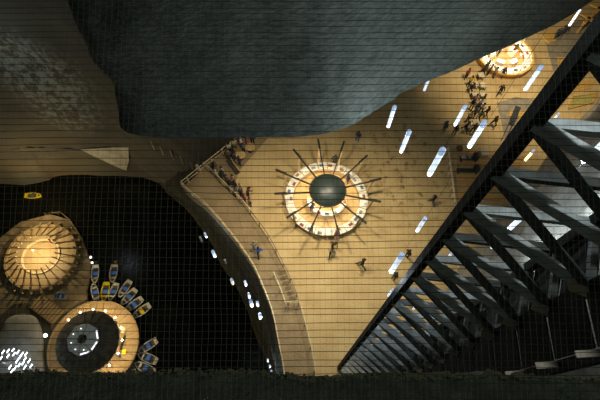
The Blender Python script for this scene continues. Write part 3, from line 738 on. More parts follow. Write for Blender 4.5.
# ================================================================== LAKE: ISLAND, PAVILIONS, BOATS
ZI = LAKE + 0.7
def lk_(px, py, z=ZI): return at(px, py, z)
isl = [(-40, 300), (-40, 246), (0, 238), (20, 222), (50, 214), (70, 220), (82, 238), (86, 250), (90.5, 262), (90, 276), (86, 290), (88, 304), (112, 305), (127, 315), (135, 330), (137, 345), (133, 365), (124, 388), (60, 395), (-40, 395)]
ip = [lk_(*p) for p in isl]
bm = bmesh.new(); prism(bm, ip, LAKE - 0.5, ZI)
tag(bm_obj('salt_island', bm, M_isl), 'tan salt island carrying both round pavilions in the lake', 'island')['kind'] = 'structure'
P1 = lk_(42, 257, ZI); R1 = (lk_(77, 257) - lk_(7, 257)).length / 2
pav = thing('ribbed_pavilion', 'round open pavilion with a ring of inward-leaning timber ribs on the island', 'pavilion', P1)
arc_piece('ring_floor', R1 * .52, R1 * .93, 0, .45, 0, 2 * PI, M_wood, pav, 48)
arc_piece('inner_disc', .001, R1 * .50, 0, .22, 0, 2 * PI, M_plank, pav, 40)
arc_piece('inner_kerb', R1 * .50, R1 * .54, 0, .62, 0, 2 * PI, M_rail, pav, 48)
arc_piece('outer_ring', R1 * .93, R1 * 1.0, 0, .75, 0, 2 * PI, M_wood, pav, 48)
NR = 24
for k in range(NR):
    an = 2 * PI * k / NR + .05
    d = Vector((math.cos(an), math.sin(an), 0))
    b_ = bmesh.new(); beam(b_, d * R1 * 1.04 + Vector((0, 0, .3)), d * (R1 * .97 - 3.0) + Vector((0, 0, 2.6)), .19, .34, .8); rb = bm_obj('rib', b_, M_wood, pav)
    b_ = bmesh.new(); beam(b_, d * R1 * 1.11 + Vector((0, 0, .25)), d * (R1 * .97 - .3) + Vector((0, 0, 1.15)), .5, .10); bm_obj('rib_foot', b_, M_wood, rb)
for k in range(14):
    an = -1.9 + k * .22; d = Vector((math.cos(an), math.sin(an), 0))
    b_ = bmesh.new(); tube(b_, [d * R1 * 1.13, d * R1 * 1.13 + Vector((0, 0, .8))], .10, 6); po = bm_obj('bollard', b_, M_black, pav)
    b_ = bmesh.new(); bmesh.ops.create_icosphere(b_, subdivisions=2, radius=.19, matrix=Matrix.Translation(d * R1 * 1.13 + Vector((0, 0, .9)))); bm_obj('bollard_cap', b_, M_wood, po)
t = thing('added_floor_lamp', 'thin warm lamp post added at the middle of the ribbed pavilion floor', 'lamp', P1 + Vector((0, 0, .22)))
b_ = bmesh.new(); tube(b_, [(0, 0, 0), (0, 0, 3.4)], .03, 6); bm_obj('stem', b_, M_wood, t)
b_ = bmesh.new(); bmesh.ops.create_icosphere(b_, subdivisions=2, radius=.07, matrix=Matrix.Translation((0, 0, 3.46))); bm_obj('bulb', b_, mat('soft_bulb', (1, .8, .5), None, emit=2.0, ecol=(1, .75, .4)), t)
point(P1 + Vector((0, 0, 4.0)), 2300, (1.0, .80, .46), .2)  # post and light added to brighten the pavilion floor
# railing of the platform corner behind the pavilion
rl = [lk_(46, 215), lk_(62, 214), lk_(72, 222), lk_(81, 236), lk_(80, 243)]
railing(rl, 'thin timber railing on the island corner behind the ribbed pavilion', 2.4, 1.0, M_raild, .09, True, ZI)

# second pavilion: round deck, dark round roof, lantern
P2 = lk_(94.5, 345, ZI); R2 = (lk_(138, 343) - lk_(51, 343)).length / 2
pv = thing('domed_pavilion', 'round pavilion with dark felt roof and glazed lantern on a plank deck', 'pavilion', P2)
for k in range(36):
    a0, a1 = 2 * PI * (k + .03) / 36, 2 * PI * (k + .97) / 36
    arc_piece('deck_plank', R2 * .50, R2 * .985, 0, .40 + .015 * (k % 2), a0, a1, M_wood if k % 3 else M_plank, pv, 2)
arc_piece('deck_edge', R2 * .985, R2 * 1.03, 0, .62, 0, 2 * PI, M_plank, pv, 60)
arc_piece('inner_floor', .001, R2 * .5, 0, .38, 0, 2 * PI, M_plank, pv, 30)
RR = R2 * .70
b_ = bmesh.new()
lathe(b_, [(RR * .96, 3.0), (RR, 3.1), (RR * .99, 3.3), (RR * .80, 4.0), (RR * .62, 4.5), (RR * .46, 4.8), (RR * .44, 4.9), (0, 4.95)], 40)
roof = bm_obj('roof', b_, M_roofd, pv)
for k in range(20):
    an = 2 * PI * k / 20; d = Vector((math.cos(an), math.sin(an), 0))
    b_ = bmesh.new(); tube(b_, [d * RR * 1.0 + Vector((0, 0, 3.25)), d * RR * .80 + Vector((0, 0, 4.04)), d * RR * .62 + Vector((0, 0, 4.54)), d * RR * .46 + Vector((0, 0, 4.85))], .09, 5); bm_obj('roof_rib', b_, M_roofd, roof)
RLn = RR * .52
b_ = bmesh.new(); lathe(b_, [(RLn, 4.85), (RLn, 5.2), (RLn * .98, 5.25)], 8); lan = bm_obj('lantern', b_, M_metal, pv)
for k in range(8):
    a0, a1 = PI * k / 4 + .03, PI * (k + 1) / 4 - .03
    b_ = bmesh.new()
    q = [Vector((RLn * .96 * math.cos(a0), RLn * .96 * math.sin(a0), 5.26)), Vector((RLn * .96 * math.cos(a1), RLn * .96 * math.sin(a1), 5.26)), Vector((RLn * .3 * math.cos(a1), RLn * .3 * math.sin(a1), 5.75)), Vector((RLn * .3 * math.cos(a0), RLn * .3 * math.sin(a0), 5.75))]
    vs = [b_.verts.new(v) for v in q] + [b_.verts.new(v - Vector((0, 0, .05))) for v in q]
    for f in ((0, 1, 2, 3), (7, 6, 5, 4), (0, 4, 5, 1), (1, 5, 6, 2), (2, 6, 7, 3), (3, 7, 4, 0)): b_.faces.new([vs[i] for i in f])
    bm_obj('pane', b_, M_frost, lan)
    c_, s_ = math.cos(PI * k / 4), math.sin(PI * k / 4)
    b_ = bmesh.new(); beam(b_, Vector((RLn * c_, RLn * s_, 5.27)), Vector((RLn * .28 * c_, RLn * .28 * s_, 5.8)), .10, .08); bm_obj('glazing_bar', b_, mat('pale_bar', (.5, .5, .46), None), lan)
    if k in (2, 3, 4, 5, 6):
        b_ = bmesh.new(); bmesh.ops.create_icosphere(b_, subdivisions=1, radius=.10, matrix=Matrix.Translation((RLn * .66 * math.cos(PI * (k + .5) / 4), RLn * .66 * math.sin(PI * (k + .5) / 4), 5.6))); bm_obj('lantern_bulb', b_, mat('lbulb', (1, 1, .9), None, emit=2.5, ecol=(.95, 1, .92)), lan)
for k in (0, 7, 6):
    a0, a1 = PI * k / 4 + .1, PI * (k + 1) / 4 - .1
    b_ = bmesh.new(); beam(b_, Vector((RLn * .88 * math.cos(a0), RLn * .88 * math.sin(a0), 5.40)), Vector((RLn * .88 * math.cos(a1), RLn * .88 * math.sin(a1), 5.40)), .22, .06); bm_obj('light_strip', b_, mat('strip', (.9, .95, 1), None, emit=1.6, ecol=(.9, .95, 1)), lan)
b_ = bmesh.new(); tube(b_, [Vector((.9 * math.cos(t_) + .45 * t_ - .4, .55 * math.sin(t_ * 1.3), 5.88)) for t_ in [x * .4 for x in range(9)]], .13, 6); bm_obj('cable_loop', b_, M_black, lan)
for k in range(16):
    an = 2 * PI * k / 16 + .12; d = Vector((math.cos(an), math.sin(an), 0))
    b_ = bmesh.new(); tube(b_, [d * RR * .97 + Vector((0, 0, .4)), d * RR * .97 + Vector((0, 0, 3.1))], .08, 6); bm_obj('post', b_, M_black, pv)
    p = P2 + d * (RR * 1.06) + Vector((0, 0, 2.85))
    if -2.2 < math.atan2(d.y, d.x) < 2.6:
        t = thing('rim_lamp', 'small white bulb on the dark pavilion roof rim, %s anticlockwise from the right' % SEC[(k + 5) % 16 if k > 10 else k + 5], 'lamp', p, 0, 'bulbs round the dark pavilion roof')
        b_ = bmesh.new(); bmesh.ops.create_icosphere(b_, subdivisions=2, radius=.17); bm_obj('bulb', b_, M_bulb, t)
        b_ = bmesh.new(); tube(b_, [Vector((0, 0, .15)), -d * .3 + Vector((0, 0, .35))], .025, 5); bm_obj('hook', b_, M_black, t)
        point(p + d * .1 + Vector((0, 0, -.30)), 175, (1.0, .76, .42), .12)
# people-side furniture on the deck
c = lk_(124, 331, ZI + .42); t = thing('parasol_table', 'small cream table with dark stools on the pavilion deck', 'table', c)
b_ = bmesh.new(); lathe(b_, [(0, .72), (.5, .72), (.5, .78), (0, .78)], 14); bm_obj('table_top', b_, M_cream, t)
b_ = bmesh.new(); tube(b_, [(0, 0, 0), (0, 0, .72)], .05, 6); bm_obj('pedestal', b_, M_black, t)
crate((124.5, 352), .7, M_boaty, 'yellow box on the pavilion deck by the bench', z=ZI + .42)
for o in [x for x in bpy.data.objects if x.get('label') == 'yellow box on the pavilion deck by the bench']:
    o.location = lk_(124.5, 352, ZI + .42)
c = lk_(123.5, 343, ZI + .42); t = thing('bench', 'narrow dark bench on the pavilion deck facing the lake', 'bench', c, 1.5)
b_ = bmesh.new(); box(b_, (0, 0, .42), (2.6, .4, .07), 0, .01); bm_obj('seat', b_, M_black, t)
for s in (-1.1, 1.1):
    b_ = bmesh.new(); box(b_, (s, 0, .2), (.1, .35, .4)); bm_obj('leg', b_, M_black, t)
# stairs from the bank to the deck
a = lk_(36, 300); b = lk_(60, 318); dirv = (b - a); L_ = dirv.length; an = math.atan2(dirv.y, dirv.x)
t = thing('plank_ramp', 'brown timber ramp with crosswise slats leading to the domed pavilion', 'ramp', a, an)
for k in range(9):
    b_ = bmesh.new(); box(b_, (L_ * (k + .5) / 9, 0, .12 + .03 * k), (L_ / 9 * .72, 3.0, .10), 0, .015); bm_obj('slat', b_, M_plank, t)
for s in (-1.55, 1.55):
    b_ = bmesh.new(); beam(b_, Vector((0, s, .15)), Vector((L_, s, .45)), .16, .3); bm_obj('side_beam', b_, mat('ramp_dark', (.16, .11, .05), None), t)
# globe lamp
c = lk_(49, 337, ZI); t = thing('globe_lamp', 'white globe lamp on a post between mound and dark roof', 'lamp', c)
b_ = bmesh.new(); tube(b_, [(0, 0, 0), (0, 0, 1.1)], .06, 6); bm_obj('post', b_, M_black, t)
b_ = bmesh.new(); bmesh.ops.create_icosphere(b_, subdivisions=2, radius=.36, matrix=Matrix.Translation((0, 0, 1.4))); bm_obj('globe', b_, mat('globe', (1, 1, .95), None, emit=2.2, ecol=(1, .98, .9)), t, smooth=True)
# grey salt mound and the cluster of tubes over it
mp_ = [(3, 330), (8, 319), (20, 314), (34, 316), (40, 324), (44, 340), (44, 358), (44, 378), (20, 385), (-15, 380), (-10, 350)]
pts = [lk_(*p) for p in mp_]; cc = lk_(22, 350)
rows = []
for k, (s, hgt) in enumerate(((1.0, 0.0), (.97, .5), (.90, .95), (.72, 1.35), (.45, 1.6), (.2, 1.7), (.02, 1.72))):
    rows.append([Vector((cc.x + (p.x - cc.x) * s, cc.y + (p.y - cc.y) * s, ZI + hgt)) for p in smooth_line(pts + [pts[0]], 5)])
tag(link('salt_mound', grid_mesh(rows), M_mound), 'smooth grey salt mound left of the dark pavilion roof', 'mound')
c = lk_(16, 366, ZI + 1.7); t = thing('tube_cluster', 'cluster of short white light sticks on a frame over the grey mound', 'lamp', c)
random.seed(21)
cl = [(3, 352), (8, 351), (13, 350), (14, 354), (18, 352), (22, 354), (26, 354), (29, 361), (25, 359), (20, 357), (31, 366), (25, 367), (19, 365), (15, 368), (10, 367), (1, 358), (8, 356), (23, 363), (17, 361), (12, 371)]
zc_ = LAKE + 6.0
for p in cl:
    q = at(*p, zc_) - c; dd = (at(p[0] + 1.3, p[1] - 2.0, zc_) - at(*p, zc_)).normalized()
    b_ = bmesh.new(); tube(b_, [q - dd * .32, q + dd * .32], .075, 6); bm_obj('light_stick', b_, M_led, t)
for a, b in (((0, 362), (32, 364)), ((4, 350), (24, 372)), ((16, 349), (8, 374))):
    b_ = bmesh.new(); beam(b_, at(*a, zc_ - .1) - c, at(*b, zc_ - .1) - c, .09); bm_obj('frame_bar', b_, M_metal, t)
for a in ((1, 362), (31, 364), (5, 351), (23, 371)):
    q = at(*a, zc_ - .1) - c; b_ = bmesh.new(); beam(b_, Vector((q.x, q.y, -.9)), q, .08); bm_obj('leg', b_, M_metal, t)
point(c + Vector((0, 0, 2.2)), 110, (.85, .93, 1), .6)

bm = bmesh.new(); prism(bm, [lk_(*p) for p in ((-30, 322), (0, 316), (14, 304), (28, 303), (50, 322), (54, 345), (50, 385), (-30, 385))], ZI - .1, ZI + .06)
bm_obj('trodden_path', bm, mat('dark_earth', (.05, .042, .025), (.08, .065, .04), .9, 1.0), bpy.data.objects['salt_island'])
# boats
def boat_meshes():
    L, W = 3.4, 1.55
    st = [(-.5, .74), (-.35, .90), (-.12, 1.0), (.12, .96), (.3, .76), (.42, .45), (.49, .14)]
    b_ = bmesh.new(); out_, inn_ = [], []
    for u, ww in st:
        x = u * L; hw = ww * W / 2; sheer = .52 + .10 * max(0, u) * 2
        out_.append([(x, -hw, sheer), (x, -hw * .86, .12), (x, -hw * .5, -.08), (x, hw * .5, -.08), (x, hw * .86, .12), (x, hw, sheer)])
    prev = None
    for sec in out_:
        r_ = [b_.verts.new(p) for p in sec]
        if prev:
            for k in range(5): b_.faces.new((prev[k], prev[k + 1], r_[k + 1], r_[k]))
        else: b_.faces.new(r_)
        prev = r_
    b_.faces.new(prev[::-1]); hull = b_
    g = bmesh.new()
    loop = [Vector((u * L, -ww * W / 2, .52 + .2 * max(0, u))) for u, ww in st] + [Vector((L * .505, 0, .64))] + [Vector((u * L, ww * W / 2, .52 + .2 * max(0, u))) for u, ww in st[::-1]] + [Vector((-.5 * L, -.74 * W / 2, .52))]
    for a, b in zip(loop, loop[1:]): beam(g, a, b, .13, .09)
    fl_ = bmesh.new(); prism(fl_, [(u * L * .97, -ww * W / 2 * .88) for u, ww in st] + [(u * L * .97, ww * W / 2 * .88) for u, ww in st[::-1]], .12, .17)
    s1 = bmesh.new(); box(s1, (-.1, 0, .36), (.62, 1.38, .10), 0, .02)
    s2 = bmesh.new(); box(s2, (.85, 0, .38), (.32, .98, .08), 0, .02)
    s3 = bmesh.new(); box(s3, (-1.42, 0, .40), (.46, 1.12, .16), 0, .02)
    out = []
    for nm, bb, m in (('hull', hull, M_boat), ('gunwale', g, M_boat), ('bottom_boards', fl_, M_boatin), ('seat', s1, M_blue), ('thwart', s2, M_boat), ('stern_bench', s3, M_boat)):
        bmesh.ops.recalc_face_normals(bb, faces=bb.faces); me_ = bpy.data.meshes.new(nm); bb.to_mesh(me_); bb.free(); me_.materials.append(m); out.append((nm, me_))
    return out
BM_ = boat_meshes()
def boat(bow, stern, label, hullm=None, seatm=None, z=LAKE + .02, group='rowing boats moored round the island'):
    a, b = at(*bow, z), at(*stern, z); c = (a + b) / 2; d = a - b
    t = thing('rowing_boat', label, 'boat', c, math.atan2(d.y, d.x), group)
    s = d.length / 3.4; t.scale = (s, min(.95, max(.78, s * .86)), 1)
    for nm, me_ in BM_:
        o = link(nm, me_, None, t)
        m = {'hull': hullm, 'gunwale': hullm, 'stern_bench': hullm, 'thwart': hullm, 'seat': seatm}.get(nm)
        if m: o.material_slots[0].link = 'OBJECT'; o.material_slots[0].material = m
boat((95.5, 283.5), (96.5, 266), 'grey rowing boat with blue seat close to the salt bank, upper left of the fleet')
boat((113, 283), (115.5, 265), 'grey rowing boat floating by itself above the yellow boat')
boat((94, 284.5), (97.5, 300), 'blue-seated rowing boat just left of the yellow boat')
boat((104.5, 301.5), (107.5, 283), 'all yellow rowing boat moored at the round deck', M_boaty, M_blue)
boat((110.5, 301), (117.5, 284), 'blue-seated rowing boat just right of the yellow boat')
boat((120, 297.5), (131, 281.5), 'second grey boat to the right of the yellow boat')
boat((122.5, 305), (136.5, 290), 'third grey boat to the right of the yellow boat')
boat((126, 311.5), (143, 299), 'fourth grey boat to the right of the yellow boat')
boat((133, 318.5), (150.5, 305.5), 'grey boat with a single yellow seat at the end of the fan', None, M_boaty)
boat((139.5, 352.5), (157.5, 340.5), 'uppermost of the boats moored at the right edge of the round deck')
boat((139, 354.5), (157.5, 362), 'middle one of the boats moored at the right edge of the round deck')
boat((136, 363.5), (155, 373), 'low boat cut by the ledge, moored right of the round deck')
boat((133, 366), (134, 383), 'boat mostly hidden behind the ledge below the round deck')
boat((42, 196.5), (26, 196.5), 'lone yellow boat near the far lake shore', M_boaty, M_boatin, group='lone yellow boat')
boat((55, 296.5), (67, 296.5), 'grey-blue boat pulled up on the salt bank between the pavilions', M_metal, M_blue, z=ZI + .1, group='boat on the bank')
# orange float stands in for orange light on the free boat's stern
c = at(116, 262, LAKE); t = thing('lit_stern', 'small orange float as the lit stern of the free boat', 'stern_glow', c)
b_ = bmesh.new(); bmesh.ops.create_icosphere(b_, subdivisions=2, radius=.32, matrix=Matrix.Translation((0, 0, .15))); bm_obj('float', b_, mat('stern_glow', (.5, .25, .03), None), t, smooth=True)
b_ = bmesh.new(); tube(b_, [(0, 0, .4), (0, 0, .75)], .05, 5); bm_obj('handle', b_, M_black, t)
for px, lab in (((92, 258.5), 'upper white lamp at the tip of the salt bank'), ((93.5, 264), 'lower white lamp at the tip of the salt bank')):
    c = at(*px, ZI); t = thing('bank_lamp', lab, 'lamp', c, 0, 'bank lamps')
    b_ = bmesh.new(); tube(b_, [(0, 0, 0), (0, 0, .5)], .05, 5); bm_obj('post', b_, M_black, t)
    b_ = bmesh.new(); bmesh.ops.create_icosphere(b_, subdivisions=2, radius=.24, matrix=Matrix.Translation((0, 0, .7))); bm_obj('globe', b_, mat('globe', (1, 1, .95), None), t)
point(at(60, 180, LAKE) + Vector((0, -9, 7)), 1500, (1.0, .74, .40), .8)  # unseen warm fill added to light the lower bank, no lamp there

# ================================================================== PEOPLE
def body_mesh(pose):
    V, E, R, CAT = [], [], [], []
    def v(p, r): V.append(Vector(p)); R.append(r); return len(V) - 1
    def e(a, b, c): E.append((a, b)); CAT.append(c)
    lean = {'lean': .20, 'walk': .05, 'stand': 0, 'hold': .03}[pose]
    y = lambda z: lean * max(0, (z - .95) / .6)
    pel = v((0, 0, .95), .135); sp = v((0, y(1.15), 1.13), .125); ch = v((0, y(1.33), 1.32), .145); nk = v((0, y(1.47), 1.46), .055)
    h1 = v((0, y(1.55) + .02, 1.54), .075); h2 = v((0, y(1.63) + .02, 1.635), .088)
    e(pel, sp, 1); e(sp, ch, 1); e(ch, nk, 1); e(nk, h1, 0); e(h1, h2, 0)
    nose = v((0, y(1.6) + .115, 1.585), .014); e(h1, nose, 0)
    for s in (-1, 1):
        sh = v((.175 * s, y(1.4), 1.40), .066); e(ch, sh, 1)
        if pose == 'lean': el = v((.22 * s, y(1.4) + .08, 1.15), .048); wr = v((.14 * s, y(1.4) + .30, 1.10), .034); pa = v((.10 * s, y(1.4) + .37, 1.09), .038)
        elif pose == 'hold': el = v((.25 * s, -.02, 1.13), .048); wr = v((.13 * s, .24, 1.14), .034); pa = v((.07 * s, .30, 1.17), .038)
        elif pose == 'walk': el = v((.26 * s, -.10 * s, 1.14), .048); wr = v((.27 * s, -.16 * s + .06, .92), .034); pa = v((.27 * s, -.17 * s + .09, .85), .038)
        else: el = v((.245 * s, -.02, 1.13), .048); wr = v((.255 * s, .03, .88), .034); pa = v((.25 * s, .05, .81), .038)
        e(sh, el, 1); e(el, wr, 1); e(wr, pa, 0)
        dv = (V[pa] - V[wr]).normalized(); sd = Vector((0, 1, 0)) if abs(dv.y) < .7 else Vector((1, 0, 0))
        for k, ln in enumerate((.075, .085, .08, .06)):
            b0 = V[pa] + sd * (.024 * (k - 1.5)) + dv * .02; a_ = v(b0, .010); m_ = v(b0 + dv * ln * .55, .009); t_ = v(b0 + dv * ln + Vector((-s * .012, 0, 0)), .008); e(a_, m_, 0); e(m_, t_, 0)
        b0 = V[pa] + sd * .03 - dv * .02; a_ = v(b0, .011); t_ = v(b0 + sd * .035 + dv * .03, .010); e(a_, t_, 0)
        hp = v((.095 * s, 0, .88), .10); e(pel, hp, 2)
        if pose == 'walk': kn = v((.10 * s, .20 * s + .06, .50), .068); an_ = v((.10 * s, .36 * s - .04, .10), .045); to = v((.11 * s, .36 * s + .12, .045), .04)
        else: kn = v((.105 * s, .02, .49), .068); an_ = v((.11 * s, -.03, .09), .045); to = v((.125 * s, .13, .045), .04)
        e(hp, kn, 2); e(kn, an_, 2); e(an_, to, 3)
    me_ = bpy.data.meshes.new('sk'); me_.from_pydata(V, E, []); ob = bpy.data.objects.new('sk', me_); COL.objects.link(ob)
    md = ob.modifiers.new('s', 'SKIN'); md.use_smooth_shade = True
    lay = me_.skin_vertices[0] if me_.skin_vertices else None
    if lay is None:
        me_.skin_vertices.new() if hasattr(me_.skin_vertices, 'new') else None
    used = {b for a, b in E}
    if not me_.skin_vertices:
        bm_ = bmesh.new(); bm_.from_mesh(me_); bm_.verts.layers.skin.verify(); bm_.to_mesh(me_); bm_.free()
    for i, sv in enumerate(me_.skin_vertices[0].data):
        sv.radius = (R[i], R[i]); sv.use_root = (i not in used)
    sb = ob.modifiers.new('d', 'SUBSURF'); sb.levels = 1; sb.render_levels = 1
    dg = bpy.context.evaluated_depsgraph_get(); me2 = bpy.data.meshes.new_from_object(ob.evaluated_get(dg)); me2.name = 'body'
    bpy.data.objects.remove(ob)
    me2.materials.clear()
    for k in range(4): me2.materials.append(None)
    segs = [(V[a], V[b], (R[a] + R[b]) / 2, c) for (a, b), c in zip(E, CAT)]
    for p in me2.polygons:
        ce = p.center; best = 9; bc = 1
        for a, b, r, c in segs:
            d = b - a; t = max(0, min(1, (ce - a).dot(d) / d.length_squared)); q = (ce - a - d * t).length - r
            if q < best: best, bc = q, c
        p.material_index = bc; p.use_smooth = True
    head = (V[h1] + V[h2]) / 2
    hb = bmesh.new(); bmesh.ops.create_uvsphere(hb, u_segments=12, v_segments=8, radius=1)
    bmesh.ops.transform(hb, matrix=Matrix.Translation(head + Vector((0, -.02, .045))) @ Matrix.Diagonal((.105, .112, .10, 1)), verts=hb.verts)
    bmesh.ops.delete(hb, geom=[v_ for v_ in hb.verts if v_.co.z < head.z - .01 and v_.co.y > head.y - .03], context='VERTS')
    hm = bpy.data.meshes.new('hair'); hb.to_mesh(hm); hb.free(); hm.materials.append(None)
    for p in hm.polygons: p.use_smooth = True
    return me2, hm
BODY = {p: body_mesh(p) for p in ('stand', 'walk', 'lean', 'hold')}
CLO = dict(black=(.015, .015, .017), dark=(.03, .03, .032), navy=(.02, .03, .07), blue=(.05, .12, .42), grey=(.12, .12, .12), beige=(.45, .36, .22), white=(.65, .6, .5), brown=(.12, .07, .035), red=(.35, .05, .04), pink=(.5, .25, .2), yellow=(.6, .42, .04), olive=(.12, .12, .05), denim=(.06, .09, .17))
def clo(k): return mat('cloth_' + k, CLO[k], None, .85, 12)
SKINM = mat('skin', (.45, .27, .17), (.42, .25, .15), .6, 9); SHOE = mat('shoe', (.03, .028, .025), None, .6, 9)
HAIR = dict(dark=mat('hair_dark', (.02, .014, .01), None, .6, 20), brown=mat('hair_brown', (.10, .055, .025), None, .6, 20), fair=mat('hair_fair', (.35, .25, .12), None, .6, 20))
PEOPLE = []
def person(*a, **k): PEOPLE.append((a, k))
def put_person(p, px, top, legs, where, rz=0.0, pose='stand', hair='dark', z=0.0, group='visitors', s=1.0):
    t = thing('person', 'person in %s top, %s trousers, %s' % (top, legs, where), 'person', p, rz, group); t.scale = (1.22 * s, 1.22 * s, 1.07 * s)
    b_, h_ = BODY[pose]
    o = link('body', b_, None, t)
    for k, m in enumerate((SKINM, clo(top), clo(legs), SHOE)): o.material_slots[k].link = 'OBJECT'; o.material_slots[k].material = m
    o = link('hair', h_, None, t); o.material_slots[0].link = 'OBJECT'; o.material_slots[0].material = HAIR[hair]
person((357, 141), 'black', 'blue', 'standing below the rock rim left of a tube lamp', 2.6, 'hold')
person((334, 164.5), 'dark', 'brown', 'standing just behind the round bar between two beams', 3.0)
person((347, 183), 'black', 'dark', 'standing inside the round bar beside the dome', 2.0, 'hold', z=.06)
person((311.5, 211), 'navy', 'black', 'standing inside the round bar lower left of the dome', 4.0, 'hold', z=.06)
person((361, 267), 'black', 'grey', 'striding alone across the plaza below the round bar', 1.2, 'walk', s=1.12)
person((333, 248), 'brown', 'black', 'walking just below the round bar counter', 3.1, 'walk', 'fair')
person((331, 255), 'beige', 'dark', 'walking second below the round bar counter', 3.0, 'walk')
person((336, 242), 'pink', 'white', 'leaning at the lower edge of the white ring counter', 0.1, 'lean', 'brown')
person((255, 249), 'beige', 'grey', 'walking on the walkway beside a companion in blue', .5, 'walk', 'fair', .035)
person((259, 255), 'blue', 'black', 'walking on the walkway beside a companion in beige', .4, 'walk', 'dark', .035)
person((406, 257), 'black', 'dark', 'at upper end of lamp by tower edge', -1.0)
person((393, 279), 'dark', 'black', 'at lower end of lamp by tower edge', 2.2)
person((431, 204), 'black', 'grey', 'standing alone below the low slanting railing', 1.0, 'walk')
person((443, 131), 'dark', 'navy', 'left one of two standing left of the seated crowd', 2.0)
person((453, 135), 'black', 'black', 'right one of two standing left of the seated crowd', 2.4, 'hold')
person((498, 95), 'black', 'dark', 'walking alone below the bright food kiosk', 2.7, 'walk')
person((492, 126), 'brown', 'black', 'walking alone right of the thickest tube lamp', 2.0, 'walk')
person((555, 39), 'black', 'black', 'left one of two walking toward the top right lamp', 2.6, 'walk')
person((562, 35), 'dark', 'navy', 'right one of two walking toward the top right lamp', 2.6, 'walk')
person((491, 167), 'dark', 'brown', 'standing at the tower edge beside the timber deck', 1.2, z=.14)
# people leaning on the straight inner railing
rp = [((212.5, 173), 'black', 'dark', 'dark'), ((215, 175.5), 'white', 'navy', 'brown'), ((219.5, 176), 'beige', 'black', 'dark'), ((222, 181), 'dark', 'black', 'dark'), ((225.5, 183), 'brown', 'grey', 'dark'), ((229, 184.5), 'pink', 'black', 'dark'), ((229.5, 188.5), 'black', 'denim', 'dark'),
      ((233, 189), 'navy', 'black', 'dark'), ((237, 191.5), 'beige', 'grey', 'fair'), ((236, 195), 'grey', 'black', 'dark'), ((239.5, 197.5), 'black', 'navy', 'brown'), ((242, 199), 'red', 'dark', 'dark'), ((244.5, 198), 'brown', 'black', 'dark'), ((248, 205), 'pink', 'dark', 'brown')]
for k, (p, a, b, h_) in enumerate(rp):
    person((p[0] + 2.2, p[1] + .4), a, b, 'at the straight inner railing, %s from its upper end' % SEC[k], 2.3 if k % 3 else -.9, ('lean', 'stand', 'hold')[k % 3], h_, .02, 'visitors along the inner railing')
tp = [((233.5, 151), 'white', 'black', 'leftmost behind the round tables', 'dark'), ((238, 149), 'beige', 'dark', 'second behind the round tables', 'brown'), ((241.5, 148), 'white', 'grey', 'third behind the round tables', 'fair'), ((246, 146.5), 'red', 'navy', 'between the two round tables', 'dark'), ((249.5, 145), 'navy', 'black', 'behind the round table nearest the rock', 'dark'),
      ((235, 157), 'black', 'dark', 'just left of the larger round table', 'dark'), ((238.5, 164.5), 'dark', 'navy', 'just below the larger round table', 'dark'), ((230.5, 160), 'brown', 'black', 'at the upper end of the long dark bench', 'fair'), ((243.5, 152), 'grey', 'black', 'squeezed between both round tables', 'dark'), ((235.8, 163), 'navy', 'dark', 'at the lower left of the larger round table', 'dark')]
for p, a, b, wh, h_ in tp: person(p, a, b, wh, random.uniform(0, 6), random.choice(('stand', 'hold')), h_, .02, 'visitors round the tan tables')
cp = [((465, 79), 'red', 'black', 'leftmost under the rock rim by the food kiosk'), ((468, 86), 'yellow', 'black', 'with a bright jacket left of the cream tables'), ((485, 72), 'black', 'dark', 'first in the queue left of the food kiosk'), ((488, 75), 'grey', 'dark', 'second in the queue left of the food kiosk'), ((491, 77), 'beige', 'grey', 'third in the queue left of the food kiosk'),
      ((482, 75), 'dark', 'black', 'at the back of the kiosk queue'), ((500, 78.5), 'navy', 'navy', 'at the lower edge of the food kiosk counter'), ((497, 56), 'navy', 'black', 'serving inside the food kiosk'), ((512, 55), 'brown', 'dark', 'working at the middle of the food kiosk'), ((469, 93), 'black', 'black', 'left of the middle cream tables'),
      ((473, 105), 'pink', 'black', 'just below the left middle cream table'), ((477, 107), 'white', 'dark', 'between the cream tables and the lamp'), ((480, 105), 'black', 'navy', 'below the right middle cream table'), ((470, 110), 'dark', 'black', 'above the short thick lamp'), ((475, 114), 'navy', 'black', 'centre of the lower crowd'), ((479, 114), 'white', 'black', 'right of centre in the lower crowd'),
      ((483, 116), 'black', 'dark', 'at the right end of the lower crowd'), ((472, 118), 'grey', 'black', 'left in the lower crowd by the lamp'), ((477, 121), 'olive', 'dark', 'above the lower cream table'), ((467, 121), 'beige', 'dark', 'beside the lower end of the short thick lamp'), ((471, 133), 'brown', 'black', 'lowest in the crowd by the thick lamp'), ((464, 131), 'black', 'black', 'lowest left in the crowd')]
for p, a, b, wh in cp: person(p, a, b, wh, random.uniform(0, 6), random.choice(('stand', 'hold', 'walk')), random.choice(('dark', 'dark', 'brown')), .06 if 'inside' in wh or 'working' in wh else 0, 'crowd at the cream tables')
person((52.5, 243), 'red', 'dark', 'standing on the ring of the ribbed pavilion', 2.0, 'stand', 'dark', ZI + .45, 'people on the island')
person((121, 356), 'blue', 'black', 'standing beside the yellow box on the pavilion deck', 2.0, 'stand', 'dark', ZI + .42, 'people on the island')

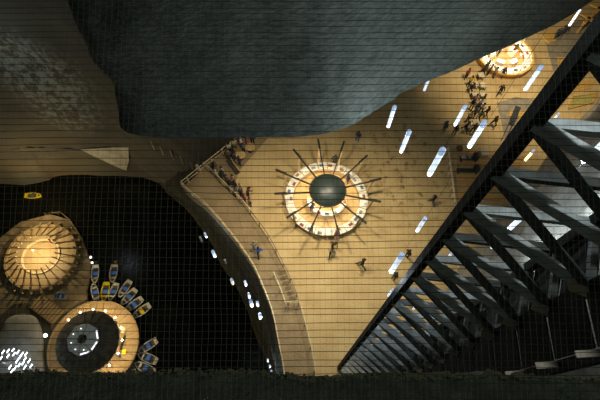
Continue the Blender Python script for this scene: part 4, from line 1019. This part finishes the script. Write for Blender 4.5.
pp = [at(a[0][0], a[0][1], k.get('z', a[7] if len(a) > 7 else 0.0)) for a, k in PEOPLE]
obst = [(at(*p), .62) for p, _ in sqp] + [(at(241, 158.5), .75), (at(250.5, 151), .75)]
for _ in range(60):
    for i in range(len(pp)):
        for j in range(i + 1, len(pp)):
            d = pp[i] - pp[j]; d.z = 0
            if 1e-4 < d.length < .68:
                mv = d.normalized() * (.68 - d.length) * .5; pp[i] = pp[i] + mv; pp[j] = pp[j] - mv
        for q, r in obst:
            d = pp[i] - q; d.z = 0
            if pp[i].z > -5 and 1e-4 < d.length < r: pp[i] = pp[i] + d.normalized() * (r - d.length)
for p, (a, k) in zip(pp, PEOPLE): put_person(p, *a, **k)

# ================================================================== SAFETY NET in front of the balcony
net = thing('safety_net', 'square-meshed cord safety net stretched across the whole view', 'net', (0, 0, H))
def npt(u, v_):          # u right, v up, metres in the net's own plane; it leans a little away at the top
    c = Vector((u, v_, -(3.0 + 0.125 * v_)))
    return ROT @ c
S_H, S_V = 0.0455, 0.0392
def strands(hor, r, m):
    vs, fs = [], []
    rng = [k for k in range(-64, 65)] if hor else [k for k in range(-100, 101)]
    for k in rng:
        n_ = 60; ph = random.uniform(0, 6); base = len(vs); off = random.uniform(-.12, .12)
        for i in range(n_ + 1):
            t = i / n_ * 2 - 1
            if hor: u = t * 3.95; v_ = (k + off) * S_H + .006 * nz(Vector((u * 2.2, k * .35, 1)), 1.0) + .02 * nz(Vector((u * .5, k * .06, 5)), 1.0)
            else: v_ = t * 2.9; u = (k + off) * S_V + .010 * nz(Vector((v_ * 3, k * .5, 3)), 1.0) + .02 * nz(Vector((v_ * .5, k * .06, 8)), 1.0)
            for j in range(3):
                a = 2 * PI * j / 3 + .5
                d = Vector((0, math.cos(a), math.sin(a))) if hor else Vector((math.cos(a), 0, math.sin(a)))
                p = npt(u, v_) + ROT @ d * r
                vs.append(p)
            if i:
                q = base + (i - 1) * 3
                for j in range(3): fs.append((q + j, q + (j + 1) % 3, q + 3 + (j + 1) % 3, q + 3 + j))
    me_ = bpy.data.meshes.new('cords'); me_.from_pydata([tuple(p) for p in vs], [], fs); me_.update()
    o = link('cross_cords' if hor else 'upright_cords', me_, m, net, 'stuff'); return o
random.seed(5)
strands(True, 0.0022, M_net)
strands(False, 0.00065, mat('net_cord_light', (.22, .215, .16), (.17, .165, .12), .8, 30))
for (a, b) in (((-3.98, -2.93), (3.98, -2.93)), ((-3.98, 2.93), (3.98, 2.93)), ((-3.98, -2.93), (-3.98, 2.93)), ((3.98, -2.93), (3.98, 2.93))):
    b_ = bmesh.new(); tube(b_, [npt(*a), npt(*b)], .02, 6); bm_obj('border_rope', b_, M_net, net)
